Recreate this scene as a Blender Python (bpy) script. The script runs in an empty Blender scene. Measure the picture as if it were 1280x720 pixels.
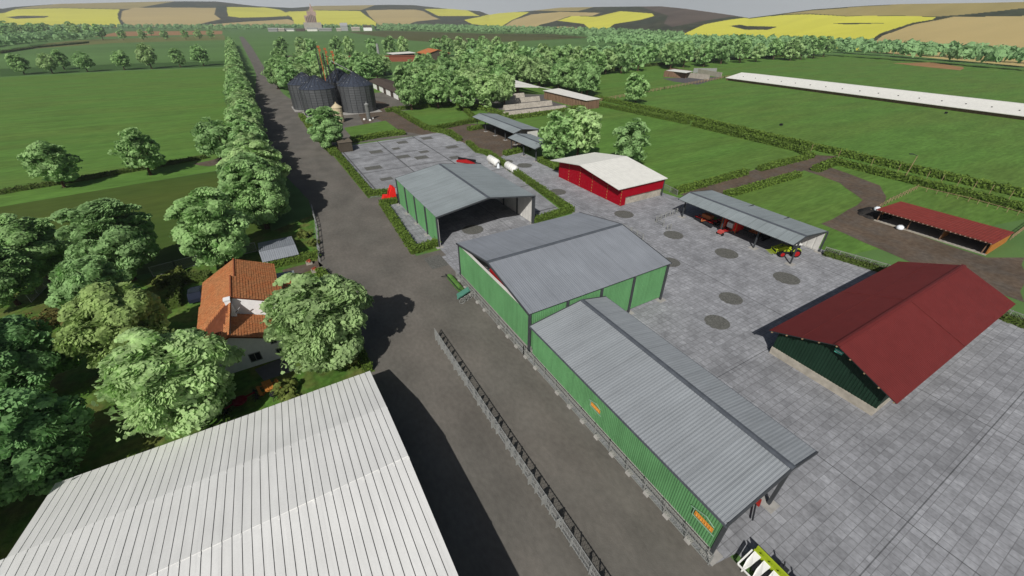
import bpy, math, random
import numpy as np
from mathutils import Vector, Matrix
R = math.radians
scn = bpy.context.scene
COL = scn.collection
rnd = random.Random(7)

# ---------------------------------------------------------------- camera, sky, sun
CAMH = 36.0
cam_d = bpy.data.cameras.new('camera'); cam = bpy.data.objects.new('camera', cam_d); COL.objects.link(cam)
cam_d.sensor_width = 36.0; cam_d.lens = 14.43; cam_d.clip_start = 0.5; cam_d.clip_end = 20000
cam.location = (0, 0, CAMH)
cam.rotation_euler = (R(90 - 33.38), 0, R(-30.2))
scn.camera = cam
SUN_EL, SUN_TO = 41.5, (0.78, 0.82)          # shadows fall towards +X +Y
world = bpy.data.worlds.new('World'); scn.world = world; world.use_nodes = True
wn = world.node_tree; bg = wn.nodes['Background']
sky = wn.nodes.new('ShaderNodeTexSky'); sky.sky_type = 'NISHITA'; sky.sun_disc = False
sky.sun_elevation = R(SUN_EL)
sky.sun_rotation = math.atan2(-SUN_TO[0], -SUN_TO[1]); sky.altitude = 100; sky.air_density = 1.0; sky.dust_density = 3.0; sky.ozone_density = 1.0
hs = wn.nodes.new('ShaderNodeHueSaturation'); hs.inputs['Saturation'].default_value = 1.15; hs.inputs['Value'].default_value = 0.72
wn.links.new(sky.outputs['Color'], hs.inputs['Color'])
tc = wn.nodes.new('ShaderNodeTexCoord'); sx = wn.nodes.new('ShaderNodeSeparateXYZ'); wn.links.new(tc.outputs['Generated'], sx.inputs[0])
mr = wn.nodes.new('ShaderNodeMapRange'); mr.interpolation_type = 'SMOOTHSTEP'; mr.inputs[1].default_value = -.02; mr.inputs[2].default_value = .26; mr.inputs[3].default_value = 1; mr.inputs[4].default_value = 0
wn.links.new(sx.outputs['Z'], mr.inputs[0])
hz = wn.nodes.new('ShaderNodeMix'); hz.data_type = 'RGBA'; wn.links.new(mr.outputs[0], hz.inputs[0]); wn.links.new(hs.outputs['Color'], hz.inputs[6]); hz.inputs[7].default_value = (13.6, 14.1, 14.3, 1)
wn.links.new(hz.outputs[2], bg.inputs['Color'])
bg.inputs['Strength'].default_value = 0.05
sd = bpy.data.lights.new('sun', 'SUN'); sun = bpy.data.objects.new('sun', sd); COL.objects.link(sun)
sd.energy = 4.1; sd.angle = R(0.5); sd.color = (1.0, 0.97, 0.92)
dv = Vector((SUN_TO[0], SUN_TO[1], -math.tan(R(SUN_EL)) * math.hypot(*SUN_TO)))
sun.rotation_euler = dv.to_track_quat('-Z', 'Y').to_euler()
scn.view_settings.view_transform = 'Standard'; scn.view_settings.look = 'None'
scn.view_settings.exposure = 0.12; scn.view_settings.gamma = 1.0; scn.view_settings.use_curve_mapping = False
scn.render.engine = 'CYCLES'
scn.cycles.max_bounces = 5; scn.cycles.diffuse_bounces = 4; scn.cycles.glossy_bounces = 2
scn.cycles.transparent_max_bounces = 8; scn.cycles.transmission_bounces = 3

# ---------------------------------------------------------------- materials
def srgb(r, g, b):
    f = lambda c: (c / 255 / 12.92) if c / 255 <= 0.04045 else ((c / 255 + 0.055) / 1.055) ** 2.4
    return (f(r), f(g), f(b), 1)

MATS = {}
def mat(name, col, rough=0.8, metal=0.0, var=0.15, scale=1.5, stretch=(1, 1, 1), big=0.0, bigscale=0.05,
        bump=0.0, bumpscale=8.0, tint=None, tintscale=0.3, spec=0.08, objrand=0.0, transl=0.0, haze=False):
    if name in MATS: return MATS[name]
    m = bpy.data.materials.new(name); m.use_nodes = True; nt = m.node_tree; N = nt.nodes; L = nt.links
    b = N['Principled BSDF']; out = N['Material Output']
    b.inputs['Roughness'].default_value = rough; b.inputs['Metallic'].default_value = metal
    b.inputs['Specular IOR Level'].default_value = spec
    c = col if len(col) == 4 else (*col, 1)
    geo = N.new('ShaderNodeNewGeometry'); mp = N.new('ShaderNodeMapping'); mp.inputs['Scale'].default_value = stretch
    L.new(geo.outputs['Position'], mp.inputs['Vector'])
    def noise(s, det=4):
        n = N.new('ShaderNodeTexNoise'); n.inputs['Scale'].default_value = s; n.inputs['Detail'].default_value = det
        L.new(mp.outputs['Vector'], n.inputs['Vector']); return n
    def rng(src, lo, hi, a=0.3, z=0.7):
        r = N.new('ShaderNodeMapRange'); r.inputs[1].default_value = a; r.inputs[2].default_value = z
        r.inputs[3].default_value = lo; r.inputs[4].default_value = hi; L.new(src, r.inputs[0]); return r.outputs[0]
    cur = None
    rgb = N.new('ShaderNodeRGB'); rgb.outputs[0].default_value = c; cur = rgb.outputs[0]
    if tint:
        n = noise(tintscale, 3); mx = N.new('ShaderNodeMix'); mx.data_type = 'RGBA'
        L.new(rng(n.outputs['Fac'], 0, 1, 0.4, 0.62), mx.inputs[0]); L.new(cur, mx.inputs[6])
        mx.inputs[7].default_value = tint if len(tint) == 4 else (*tint, 1); cur = mx.outputs[2]
    fac = None
    def mul(a, bb):
        q = N.new('ShaderNodeMath'); q.operation = 'MULTIPLY'
        if a is None: return bb
        L.new(a, q.inputs[0]); L.new(bb, q.inputs[1]); return q.outputs[0]
    if var: fac = mul(fac, rng(noise(scale).outputs['Fac'], 1 - var, 1 + var))
    if big: fac = mul(fac, rng(noise(bigscale, 3).outputs['Fac'], 1 - big, 1 + big))
    if objrand:
        oi = N.new('ShaderNodeObjectInfo'); fac = mul(fac, rng(oi.outputs['Random'], 1 - objrand, 1 + objrand, 0, 1))
    if fac is not None:
        v = N.new('ShaderNodeVectorMath'); v.operation = 'SCALE'; L.new(cur, v.inputs[0]); L.new(fac, v.inputs['Scale']); cur = v.outputs[0]
    m['cur'] = 0
    L.new(cur, b.inputs['Base Color'])
    if bump:
        n = noise(bumpscale, 3); bp = N.new('ShaderNodeBump'); bp.inputs['Strength'].default_value = bump; bp.inputs['Distance'].default_value = 0.05
        L.new(n.outputs['Fac'], bp.inputs['Height']); L.new(bp.outputs['Normal'], b.inputs['Normal'])
    if transl:
        t = N.new('ShaderNodeBsdfTranslucent'); ms = N.new('ShaderNodeMixShader'); ms.inputs[0].default_value = transl
        L.new(cur, t.inputs['Color']); L.new(b.outputs[0], ms.inputs[1]); L.new(t.outputs[0], ms.inputs[2]); L.new(ms.outputs[0], out.inputs['Surface'])
    MATS[name] = m; m.diffuse_color = c
    return m

def nodes_of(m):
    nt = m.node_tree; return nt.nodes, nt.links, nt.nodes['Principled BSDF']

def grid_mat(name, col, cx, cy, joint, jointcol, var=0.12, jw=None, big=0.18):
    """paving slabs: brick texture without offset, per-slab tone, worn blotches"""
    m = mat(name, col, rough=0.85, var=0.0); N, L, b = nodes_of(m)
    geo = N.new('ShaderNodeNewGeometry')
    br = N.new('ShaderNodeTexBrick'); br.offset = 0.0; br.squash = 1.0
    br.inputs['Scale'].default_value = 1.0; br.inputs['Brick Width'].default_value = cx; br.inputs['Row Height'].default_value = cy
    br.inputs['Mortar Size'].default_value = joint; br.inputs['Mortar Smooth'].default_value = 0.4
    c = col
    br.inputs['Color1'].default_value = tuple(x * (1 - var) for x in c[:3]) + (1,)
    br.inputs['Color2'].default_value = tuple(x * (1 + var) for x in c[:3]) + (1,)
    br.inputs['Mortar'].default_value = jointcol
    L.new(geo.outputs['Position'], br.inputs['Vector'])
    cur = br.outputs['Color']
    if jw:   # wide expansion joints
        b2 = N.new('ShaderNodeTexBrick'); b2.offset = 0.0; b2.inputs['Scale'].default_value = 1.0
        b2.inputs['Brick Width'].default_value = jw[0]; b2.inputs['Row Height'].default_value = jw[1]; b2.inputs['Mortar Size'].default_value = jw[2]
        b2.inputs['Color1'].default_value = (.9, .9, .9, 1); b2.inputs['Color2'].default_value = (1.08, 1.08, 1.08, 1); b2.inputs['Mortar'].default_value = (.42, .42, .42, 1)
        mp = N.new('ShaderNodeMapping'); mp.inputs['Location'].default_value = (jw[3], jw[4], 0); L.new(geo.outputs['Position'], mp.inputs[0]); L.new(mp.outputs[0], b2.inputs['Vector'])
        mm = N.new('ShaderNodeVectorMath'); mm.operation = 'MULTIPLY'; L.new(cur, mm.inputs[0]); L.new(b2.outputs['Color'], mm.inputs[1]); cur = mm.outputs[0]
    for s, a, st in ((2.6, 0.16, (1, 1, 1)), (0.35, big, (1, 1, 1)), (0.045, 0.10, (1, 1, 1))):
        n = N.new('ShaderNodeTexNoise'); n.inputs['Scale'].default_value = s; n.inputs['Detail'].default_value = 4
        L.new(geo.outputs['Position'], n.inputs['Vector'])
        r = N.new('ShaderNodeMapRange'); r.inputs[1].default_value = 0.3; r.inputs[2].default_value = 0.7; r.inputs[3].default_value = 1 - a; r.inputs[4].default_value = 1 + a
        L.new(n.outputs['Fac'], r.inputs[0]); v = N.new('ShaderNodeVectorMath'); v.operation = 'SCALE'; L.new(cur, v.inputs[0]); L.new(r.outputs[0], v.inputs['Scale']); cur = v.outputs[0]
    L.new(cur, b.inputs['Base Color']); return m

def wave_mat(name, col, axis, period, amount, rough=0.5, metal=0.0, var=0.06, streak=None, spec=0.15):
    """sheet metal with seams every `period` metres along world axis plus streaky dirt"""
    m = mat(name, col, rough=rough, metal=metal, var=0.0, spec=spec); N, L, b = nodes_of(m)
    geo = N.new('ShaderNodeNewGeometry'); sp = N.new('ShaderNodeSeparateXYZ'); L.new(geo.outputs['Position'], sp.inputs[0])
    dvn = N.new('ShaderNodeMath'); dvn.operation = 'DIVIDE'; L.new(sp.outputs[axis], dvn.inputs[0]); dvn.inputs[1].default_value = period
    fr = N.new('ShaderNodeMath'); fr.operation = 'FRACT'; L.new(dvn.outputs[0], fr.inputs[0])
    lt = N.new('ShaderNodeMath'); lt.operation = 'LESS_THAN'; L.new(fr.outputs[0], lt.inputs[0]); lt.inputs[1].default_value = 0.06
    r = N.new('ShaderNodeMapRange'); L.new(lt.outputs[0], r.inputs[0]); r.inputs[3].default_value = 1.0; r.inputs[4].default_value = 1 - amount
    rgb = N.new('ShaderNodeRGB'); rgb.outputs[0].default_value = col
    v = N.new('ShaderNodeVectorMath'); v.operation = 'SCALE'; L.new(rgb.outputs[0], v.inputs[0]); L.new(r.outputs[0], v.inputs['Scale']); cur = v.outputs[0]
    for s, st, a in ((1.0, streak or (1, 1, 1), var), (0.25, (1, 1, 1), var), (7, (1, 1, 1), var * 0.6)):
        mp = N.new('ShaderNodeMapping'); mp.inputs['Scale'].default_value = st; L.new(geo.outputs['Position'], mp.inputs[0])
        n = N.new('ShaderNodeTexNoise'); n.inputs['Scale'].default_value = s; n.inputs['Detail'].default_value = 5; L.new(mp.outputs[0], n.inputs['Vector'])
        rr = N.new('ShaderNodeMapRange'); rr.inputs[1].default_value = 0.3; rr.inputs[2].default_value = 0.7; rr.inputs[3].default_value = 1 - a; rr.inputs[4].default_value = 1 + a
        L.new(n.outputs['Fac'], rr.inputs[0]); v = N.new('ShaderNodeVectorMath'); v.operation = 'SCALE'; L.new(cur, v.inputs[0]); L.new(rr.outputs[0], v.inputs['Scale']); cur = v.outputs[0]
    L.new(cur, b.inputs['Base Color']); return m

ST = (0.25, 1.0, 1)      # mowing / drilling streaks run along X
M_grass = mat('meadow_grass', (.092, .184, .036), var=.20, scale=1.3, stretch=(.22, 1, 1), big=.15, bigscale=.22, tint=(.100, .172, .036), tintscale=.06, bump=.4, bumpscale=5)
M_grassL = mat('garden_grass', (.070, .150, .026), var=.28, scale=1.6, big=.2, bigscale=.2, tint=(.11, .13, .035), tintscale=.35, bump=.6, bumpscale=6)
M_grassD = mat('tall_dark_grass', (.056, .098, .020), var=.14, scale=.7, stretch=ST, big=.12, bigscale=.03, tint=(.068, .094, .02), tintscale=.03)
M_grassF = mat('far_grass', (.096, .178, .054), var=.12, scale=.25, stretch=ST, big=.10, bigscale=.01)
M_strip = mat('strip_grass', (.048, .098, .026), var=.12, scale=.25, stretch=ST)
M_crop = mat('pale_crop', (.150, .160, .055), var=.12, scale=.15, stretch=ST)
M_olive = mat('olive_field', (.088, .092, .034), var=.08, scale=.08, stretch=ST)
M_orange = mat('bare_orange_soil', (.30, .17, .08), var=.12, scale=.1, stretch=ST)
M_dirt = mat('brown_track', (.118, .088, .064), var=.22, scale=1.2, big=.18, bigscale=.15, bump=.5, bumpscale=4, tint=(.10, .082, .066), tintscale=.3)
M_road = mat('worn_asphalt', (.126, .118, .104), rough=.9, var=.10, scale=2.4, big=.16, bigscale=.22, stretch=(1, .6, 1), tint=(.142, .130, .114), tintscale=.13, bump=.35, bumpscale=14)
M_conc = mat('pale_concrete', (.36, .33, .28), var=.15, scale=1.6, big=.12, bigscale=.4)
M_conc2 = mat('grey_concrete', (.33, .32, .30), var=.14, scale=2)
M_pave = grid_mat('paving_slabs', (.262, .268, .284, 1), .8, .8, .034, (.165, .168, .178, 1), var=.13, jw=(19.2, 19.2, .05, 0, 1.2))
M_paveN = grid_mat('cast_slabs', (.252, .258, .270, 1), 2.2, 2.2, .02, (.17, .17, .17, 1), var=.10, jw=(13.0, 15.5, .22, 5.5, 6.5), big=.22)
M_patch = mat('cobble_patch', (.115, .115, .105), var=.35, scale=5, bump=1, bumpscale=9)
M_white = wave_mat('white_roof_sheet', (.72, .72, .70, 1), 'X', 1.30, .04, rough=.6, var=.05, streak=(2.2, .18, 1))
M_seam = mat('roof_seam', (.26, .26, .265), var=.1)
M_roofX = wave_mat('grey_roof_long', (.255, .275, .292, 1), 'Y', 2.4, .12, rough=.55, var=.07, streak=(.15, 2.2, 1))
M_roofY = wave_mat('grey_roof_wide', (.215, .232, .258, 1), 'X', 2.0, .12, rough=.55, var=.07, streak=(2.2, .15, 1))
M_roofH = wave_mat('grey_roof_hangar', (.215, .245, .255, 1), 'Y', 1.9, .20, rough=.55, var=.08, streak=(.15, 2.2, 1))
M_ridge = mat('ridge_cap', (.085, .095, .11), rough=.5)
M_steel = mat('dark_steel', (.055, .06, .065), rough=.5, var=.1)
M_green = wave_mat('green_cladding', (.110, .27, .115, 1), 'Y', 1.0, .10, rough=.6, var=.10, streak=(1, 1.6, .2))
M_greenX = wave_mat('green_cladding_side', (.110, .27, .115, 1), 'X', 1.0, .10, rough=.6, var=.10, streak=(1.6, 1, .2))
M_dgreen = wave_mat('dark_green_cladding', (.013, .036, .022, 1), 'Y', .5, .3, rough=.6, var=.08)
M_inwhite = mat('white_cladding', (.58, .57, .54), var=.07, scale=1)
M_pale = mat('pale_roof', (.66, .655, .61), rough=.7, var=.05, scale=.8)
M_whiteW = mat('white_render', (.80, .80, .80), var=.05, scale=2)
M_maroon = mat('maroon_roof', (.125, .022, .021), rough=.5, var=.07, scale=.8, big=.05)
M_shelter = mat('red_brown_roof', (.205, .036, .028), rough=.6, var=.12, scale=.8)
M_maroonS = mat('maroon_seam', (.14, .03, .028), rough=.6)
M_redwall = mat('red_cladding', (.30, .004, .014), rough=.6, var=.10, scale=2.5)
M_yellowS = mat('mustard_joint', (.40, .27, .08))
M_wood = mat('brown_boards', (.17, .105, .070), var=.3, scale=1.2, stretch=(1, 1, .2))
M_woodO = mat('orange_wood', (.42, .17, .04), var=.15, scale=3)
M_fencewood = mat('weathered_wood', (.30, .22, .13), var=.2)
M_galv = mat('galvanised', (.36, .37, .37), rough=.5, metal=.3, var=.1)
M_galvd = mat('dull_bars', (.25, .255, .245), rough=.6, var=.1)
M_black = mat('black_rubber', (.015, .016, .018), rough=.8, var=.1)
M_dark = mat('dark_metal', (.03, .032, .036), rough=.5, var=.1)
M_lime = mat('lime_paint', (.33, .42, .025), rough=.4, var=.06)
M_red = mat('red_paint', (.34, .014, .016), rough=.4, var=.08)
M_bred = mat('bright_red_paint', (.75, .025, .02), rough=.4, var=.06)
M_orangeP = mat('orange_paint', (.40, .13, .05), rough=.6, var=.1)
M_whiteP = mat('white_paint', (.75, .75, .72), rough=.4, var=.04)
M_teal = mat('teal_paint', (.08, .22, .17), rough=.6, var=.15)
M_oldgreen = mat('old_green_paint', (.09, .19, .045), rough=.6, var=.2)
M_beige = mat('beige_paint', (.50, .42, .28), rough=.6, var=.06)
M_siloB = mat('silo_steel', (.10, .105, .11), rough=.4, metal=.35, var=.12, scale=.7, stretch=(1, 1, .2), spec=.5)
M_siloR = mat('silo_roof', (.055, .065, .088), rough=.45, metal=.3, var=.4, scale=1.6)
M_brownbox = mat('brown_sheet', (.085, .072, .055), var=.12)
M_darkroof = mat('dark_brown_roof', (.075, .058, .048), var=.15, scale=.6)
M_glass = mat('dark_glass', (.02, .025, .03), rough=.15, var=0, spec=.6)
M_bale = mat('white_wrap', (.75, .80, .85), rough=.4, var=.05)
M_trunk = mat('bark', (.075, .045, .030), var=.3, scale=6)
M_earth = mat('dug_soil', (.03, .028, .026), var=.3, scale=3)
M_tile = None

def leaf(name, c, tr=.22, v=.30): return mat(name, c, rough=.75, var=v, scale=1.1, transl=tr * 1.9, objrand=.12, spec=.15)
L_mid = leaf('leaf_mid', (.330, .510, .205))
L_pale = leaf('leaf_pale', (.400, .560, .245))
L_warm = leaf('leaf_warm', (.375, .510, .180))
L_dark = leaf('leaf_dark', (.220, .405, .155))
L_blue = leaf('leaf_blue', (.315, .500, .205))
L_far = leaf('leaf_far', (.30, .49, .22))
L_hedge = leaf('leaf_hedge', (.120, .190, .032), tr=.12, v=.16)
L_hedgeD = leaf('leaf_hedge_dark', (.085, .12, .03), tr=.1, v=.3)
L_bush = leaf('leaf_bush', (.16, .20, .05), tr=.15)
L_brown = leaf('leaf_brown', (.15, .135, .04), tr=.1)
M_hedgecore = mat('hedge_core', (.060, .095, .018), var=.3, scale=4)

# ---------------------------------------------------------------- mesh helpers
class MB:
    def __init__(s): s.v = []; s.f = []; s.mi = []; s.cur = 0
    def add(s, vs, fs):
        o = len(s.v); s.v += [tuple(p) for p in vs]; s.f += [tuple(i + o for i in f) for f in fs]; s.mi += [s.cur] * len(fs); return s
    def box(s, x0, y0, z0, x1, y1, z1):
        x0, x1 = min(x0, x1), max(x0, x1); y0, y1 = min(y0, y1), max(y0, y1); z0, z1 = min(z0, z1), max(z0, z1)
        return s.add([(x0, y0, z0), (x1, y0, z0), (x1, y1, z0), (x0, y1, z0), (x0, y0, z1), (x1, y0, z1), (x1, y1, z1), (x0, y1, z1)],
                     [(3, 2, 1, 0), (4, 5, 6, 7), (0, 1, 5, 4), (1, 2, 6, 5), (2, 3, 7, 6), (3, 0, 4, 7)])
    def cb(s, c, d, rz=0, tilt=None):       # centred box, rotated
        hx, hy, hz = d[0] / 2, d[1] / 2, d[2] / 2
        m = Matrix.Rotation(rz, 3, 'Z')
        if tilt: m = m @ Matrix.Rotation(tilt[1], 3, tilt[0])
        vs = [Vector(c) + m @ Vector(p) for p in ((-hx, -hy, -hz), (hx, -hy, -hz), (hx, hy, -hz), (-hx, hy, -hz), (-hx, -hy, hz), (hx, -hy, hz), (hx, hy, hz), (-hx, hy, hz))]
        return s.add(vs, [(3, 2, 1, 0), (4, 5, 6, 7), (0, 1, 5, 4), (1, 2, 6, 5), (2, 3, 7, 6), (3, 0, 4, 7)])
    def bar(s, a, b, w, h=None):            # square bar from a to b
        h = h or w; a = Vector(a); b = Vector(b); d = (b - a).normalized()
        up = Vector((0, 0, 1)) if abs(d.z) < .95 else Vector((1, 0, 0))
        x = d.cross(up).normalized(); y = x.cross(d).normalized(); x *= w / 2; y *= h / 2
        return s.add([a - x - y, a + x - y, a + x + y, a - x + y, b - x - y, b + x - y, b + x + y, b - x + y],
                     [(3, 2, 1, 0), (4, 5, 6, 7), (0, 1, 5, 4), (1, 2, 6, 5), (2, 3, 7, 6), (3, 0, 4, 7)])
    def tube(s, pts, rad, n=8, caps=True):
        pts = [Vector(p) for p in pts]; rs = rad if isinstance(rad, (list, tuple)) else [rad] * len(pts); vs = []
        for i, p in enumerate(pts):
            d = (pts[min(i + 1, len(pts) - 1)] - pts[max(i - 1, 0)]).normalized()
            up = Vector((0, 0, 1)) if abs(d.z) < .9 else Vector((1, 0, 0))
            x = d.cross(up).normalized(); y = x.cross(d).normalized()
            for k in range(n):
                a = 2 * math.pi * k / n; vs.append(p + (x * math.cos(a) + y * math.sin(a)) * rs[i])
        fs = [(i * n + k, i * n + (k + 1) % n, (i + 1) * n + (k + 1) % n, (i + 1) * n + k) for i in range(len(pts) - 1) for k in range(n)]
        if caps: fs += [tuple(range(n)), tuple(reversed(range((len(pts) - 1) * n, len(pts) * n)))]
        return s.add(vs, fs)
    def lathe(s, c, prof, n=24):            # profile [(r,z)]
        vs = [(c[0] + r * math.cos(2 * math.pi * k / n), c[1] + r * math.sin(2 * math.pi * k / n), c[2] + z) for r, z in prof for k in range(n)]
        fs = [(i * n + k, i * n + (k + 1) % n, (i + 1) * n + (k + 1) % n, (i + 1) * n + k) for i in range(len(prof) - 1) for k in range(n)]
        fs += [tuple(reversed(range(n))), tuple(range((len(prof) - 1) * n, len(prof) * n))]
        return s.add(vs, fs)
    def slab(s, c4, th):                    # 4 corner points, thickness downward
        c4 = [Vector(p) for p in c4]; lo = [p - Vector((0, 0, th)) for p in c4]
        return s.add(c4 + lo, [(0, 1, 2, 3), (7, 6, 5, 4), (0, 4, 5, 1), (1, 5, 6, 2), (2, 6, 7, 3), (3, 7, 4, 0)])
    def prism(s, poly, off):                # polygon (3d points) swept by vector off
        p = [Vector(q) for q in poly]; o = Vector(off); n = len(p)
        return s.add(p + [q + o for q in p], [tuple(range(n)), tuple(reversed(range(n, 2 * n)))] + [(i, (i + 1) % n, n + (i + 1) % n, n + i) for i in range(n)])
    def corr(s, A, B, D, period, amp, duty=.5):   # corrugated sheet: A->B across ribs, A->D along them
        A, B, D = Vector(A), Vector(B), Vector(D); u = B - A; L = u.length; v = D - A; n = u.cross(v).normalized()
        if n.z < 0 or (abs(n.z) < 1e-6 and False): n = -n
        k = max(1, int(L / period)); vs = []
        for i in range(k):
            for t, h in ((0, 0), (duty * .8, 0), (duty, 1), (duty + (1 - duty) * .8, 1)):
                q = A + u * ((i + t) / k) + n * amp * h; vs += [q, q + v]
        q = B; vs += [q, q + v]; m = len(vs) // 2
        return s.add(vs, [(2 * i, 2 * i + 2, 2 * i + 3, 2 * i + 1) for i in range(m - 1)])
    def build(s, name, m, parent=None, smooth=False):
        me = bpy.data.meshes.new(name); off = parent_origin(parent)
        me.from_pydata([(p[0] - off[0], p[1] - off[1], p[2] - off[2]) for p in s.v], [], s.f)
        for q in (m if isinstance(m, (list, tuple)) else [m]): me.materials.append(q)
        if isinstance(m, (list, tuple)): me.polygons.foreach_set('material_index', s.mi)
        if smooth: me.polygons.foreach_set('use_smooth', [True] * len(me.polygons))
        me.update(); o = bpy.data.objects.new(name, me); COL.objects.link(o)
        if parent is not None: o.parent = parent
        return o

def parent_origin(p):
    x = y = z = 0.0
    while p is not None:
        x += p.location[0]; y += p.location[1]; z += p.location[2]; p = p.parent
    return (x, y, z)

def tag(o, label=None, cat=None, group=None, kind=None):
    if label: o['label'] = label
    if cat: o['category'] = cat
    if group: o['group'] = group
    if kind: o['kind'] = kind
    return o

def thing(name, label, cat, loc=(0, 0, 0), group=None):
    o = bpy.data.objects.new(name, None); o.empty_display_size = .5; COL.objects.link(o)
    o.location = loc if len(loc) == 3 else (loc[0], loc[1], 0)
    return tag(o, label, cat, group)

def copy_tree(o, loc=None, rz=None, scale=None, label=None, group=None, parent=None):
    c = o.copy(); COL.objects.link(c); c.parent = parent
    if loc is not None: c.location = loc
    if rz is not None: c.rotation_euler = (0, 0, rz)
    if scale is not None: c.scale = scale
    if label: c['label'] = label
    if group: c['group'] = group
    for ch in list(o.children): copy_tree(ch, parent=c)
    return c

def struct(o): o['kind'] = 'structure'; return o
def B(*a): return MB().box(*a)

def flat(name, poly, z, m, kind='structure', label=None):
    mb = MB(); mb.add([(p[0], p[1], z) for p in poly], [tuple(range(len(poly)))])
    o = mb.build(name, m)
    if o.data.polygons[0].normal.z < 0: o.data.flip_normals()
    tag(o, label, None, None, kind); return o

def wobble(poly, step, amp, seed=1):
    r = random.Random(seed); out = []
    for i, a in enumerate(poly):
        b = poly[(i + 1) % len(poly)]; d = math.hypot(b[0] - a[0], b[1] - a[1]); n = max(1, int(d / step))
        for k in range(n):
            t = k / n; j = amp if k else 0
            out.append((a[0] + (b[0] - a[0]) * t + r.uniform(-j, j), a[1] + (b[1] - a[1]) * t + r.uniform(-j, j)))
    return out

def inpoly(x, y, poly):
    c = False; n = len(poly)
    for i in range(n):
        x0, y0 = poly[i]; x1, y1 = poly[i - 1]
        if (y0 > y) != (y1 > y) and x < (x1 - x0) * (y - y0) / (y1 - y0) + x0: c = not c
    return c
# ---------------------------------------------------------------- ground, roads, fields
g = MB(); g.add([(-7000, -7000, 0), (7000, -7000, 0), (7000, 7000, 0), (-7000, 7000, 0)], [(0, 1, 2, 3)])
struct(g.build('ground', M_grassF))
flat('meadow', [(20, 40), (160, 10), (420, -160), (560, 100), (620, 280), (300, 330), (200, 300), (20, 300)], .01, M_grass)
flat('pasture', [(-59.8, 146.6), (-8.5, 157.8), (-3.8, 469.0), (-85.6, 479.7), (-152.3, 469.8), (-260, 250), (-160, 120)], .012, M_grass)
flat('verge', [(-59.6, 145.9), (-56.7, 136.0), (-75, 132), (-8.3, 142), (-6, 158), (-20, 157.2)], .018, M_grass)
flat('olive_meadow', [(-140, 120), (-56.5, 135.3), (-8.4, 141.3), (-4, 142), (-4, 80), (-24, 82), (-90, 70)], .016, M_grassD)
flat('grass_strip', [(-154.1, 476.4), (-86.7, 487.3), (-9.8, 480.6), (-10.9, 546.4), (-97.0, 557.4), (-176.4, 554.0)], .03, M_strip)
flat('crop_strip', [(-247.1, 882.5), (-177.8, 1033.7), (-12.5, 1074.3), (-16.1, 1374.8), (-254.7, 1215.2), (-270.9, 1087.9)], .05, M_crop)
flat('bare_field', [(-267.2, 1404.9), (-19.8, 1443.3), (-22.0, 1842.6), (-293.9, 1894.7)], .06, M_orange)
flat('olive_field', [(297.6, 1501.8), (284.2, 901.6), (311.2, 749.0), (432.2, 742.5), (670.0, 808.4), (728.8, 1043.2), (579.7, 1167.4), (521.2, 1371.7), (456.8, 1563.9)], .06, M_olive)
flat('garden', [(-49.8, 111.8), (-23.6, 79.7), (-6.6, 88.2), (4.7, 94.4), (2.6, 80), (2.9, 36), (2.9, -10), (-60, -10), (-60, 60)], .02, M_grassL)

road = [(2.9, -40), (2.9, 60), (1.8, 66), (2.2, 74), (4.4, 86), (5, 104), (1.5, 130), (0, 180), (-.5, 240), (2, 285), (8, 400), (9, 480), (10, 800), (14, 1250),
        (22, 1250), (21, 800), (17, 480), (16, 285), (18, 260), (66, 262), (68, 200), (60, 162), (56, 152), (17.6, 152), (17.6, 98), (22.8, 97.5), (22.8, 92.8), (18.8, 92.3), (17.8, 65), (24, 65), (22, -40)]
flat('road', wobble(road, 4, .18, 3), .03, M_road)
flat('track', wobble([(45.5, 160.3), (43.5, 190.4), (34.7, 174.4), (48.0, 257.3), (57.5, 228.2), (56.8, 199.2), (54.8, 158.0), (56.8, 152.3), (52.4, 149.1)], 3, .4, 4), .045, M_dirt)
flat('yard_track', wobble([(58.5, 160), (75, 160), (84, 150), (84, 128), (72, 118), (60.6, 112), (59, 128)], 3, .5, 5), .04, M_dirt)
flat('silo_lawn', [(27.9, 178.4), (45.7, 183.5), (45.1, 156.2), (26.9, 154.6)], .06, M_grass)
flat('yard_verge', [(16.9, 148), (17.4, 98), (18, 98), (18.2, 148)], .045, M_grassL)
flat('hedged_lawn', [(56.7, 201.5), (56.0, 162.0), (78.3, 164.5), (86.5, 200.8)], .06, M_grass)
flat('paved_yard', [(21.7, 62.5), (21.7, 40), (21.0, 33), (21.0, 5), (23.6, 4.6), (23.4, -40), (86, -40), (84, 2), (84, 24), (83, 52), (81, 64.6), (80.3, 91), (69, 91.5), (70, 97), (70, 121), (59.5, 118), (54, 66.2), (44, 65.2), (44, 91), (22, 92), (22.6, 62.5)], .035, M_pave)
flat('slab_yard', [(18, 98.2), (18.4, 149.5), (57.5, 152.5), (59, 130), (57, 98), (52.5, 67), (43.6, 67), (43.6, 92.5), (22.8, 92.5), (22.8, 98.2)], .05, M_paveN)
flat('hangar_strip', [(18.6, 67), (22.9, 67), (22.9, 91.4), (19.7, 91.4)], .05, M_pave)
for k, (x, y, r) in enumerate([(64.7,47.6,1.9),(67.1,37.4,2.0),(55.0,27.8,1.7),(48.1,25.0,1.7),(68.1,26.9,2.0),(63.4,60.2,2.1),(55.7,40.3,1.7),(58.9,78.8,2.1),(63.3,101.4,2.2),(60.6,107.5,2),(31.4,69.8,2.2)]):
    flat('cobble_roundel', [(x + r * math.cos(a * math.pi / 12) * (1 + .05 * math.sin(a * 3)), y + r * math.sin(a * math.pi / 12)) for a in range(24)], .056, M_patch)
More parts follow.
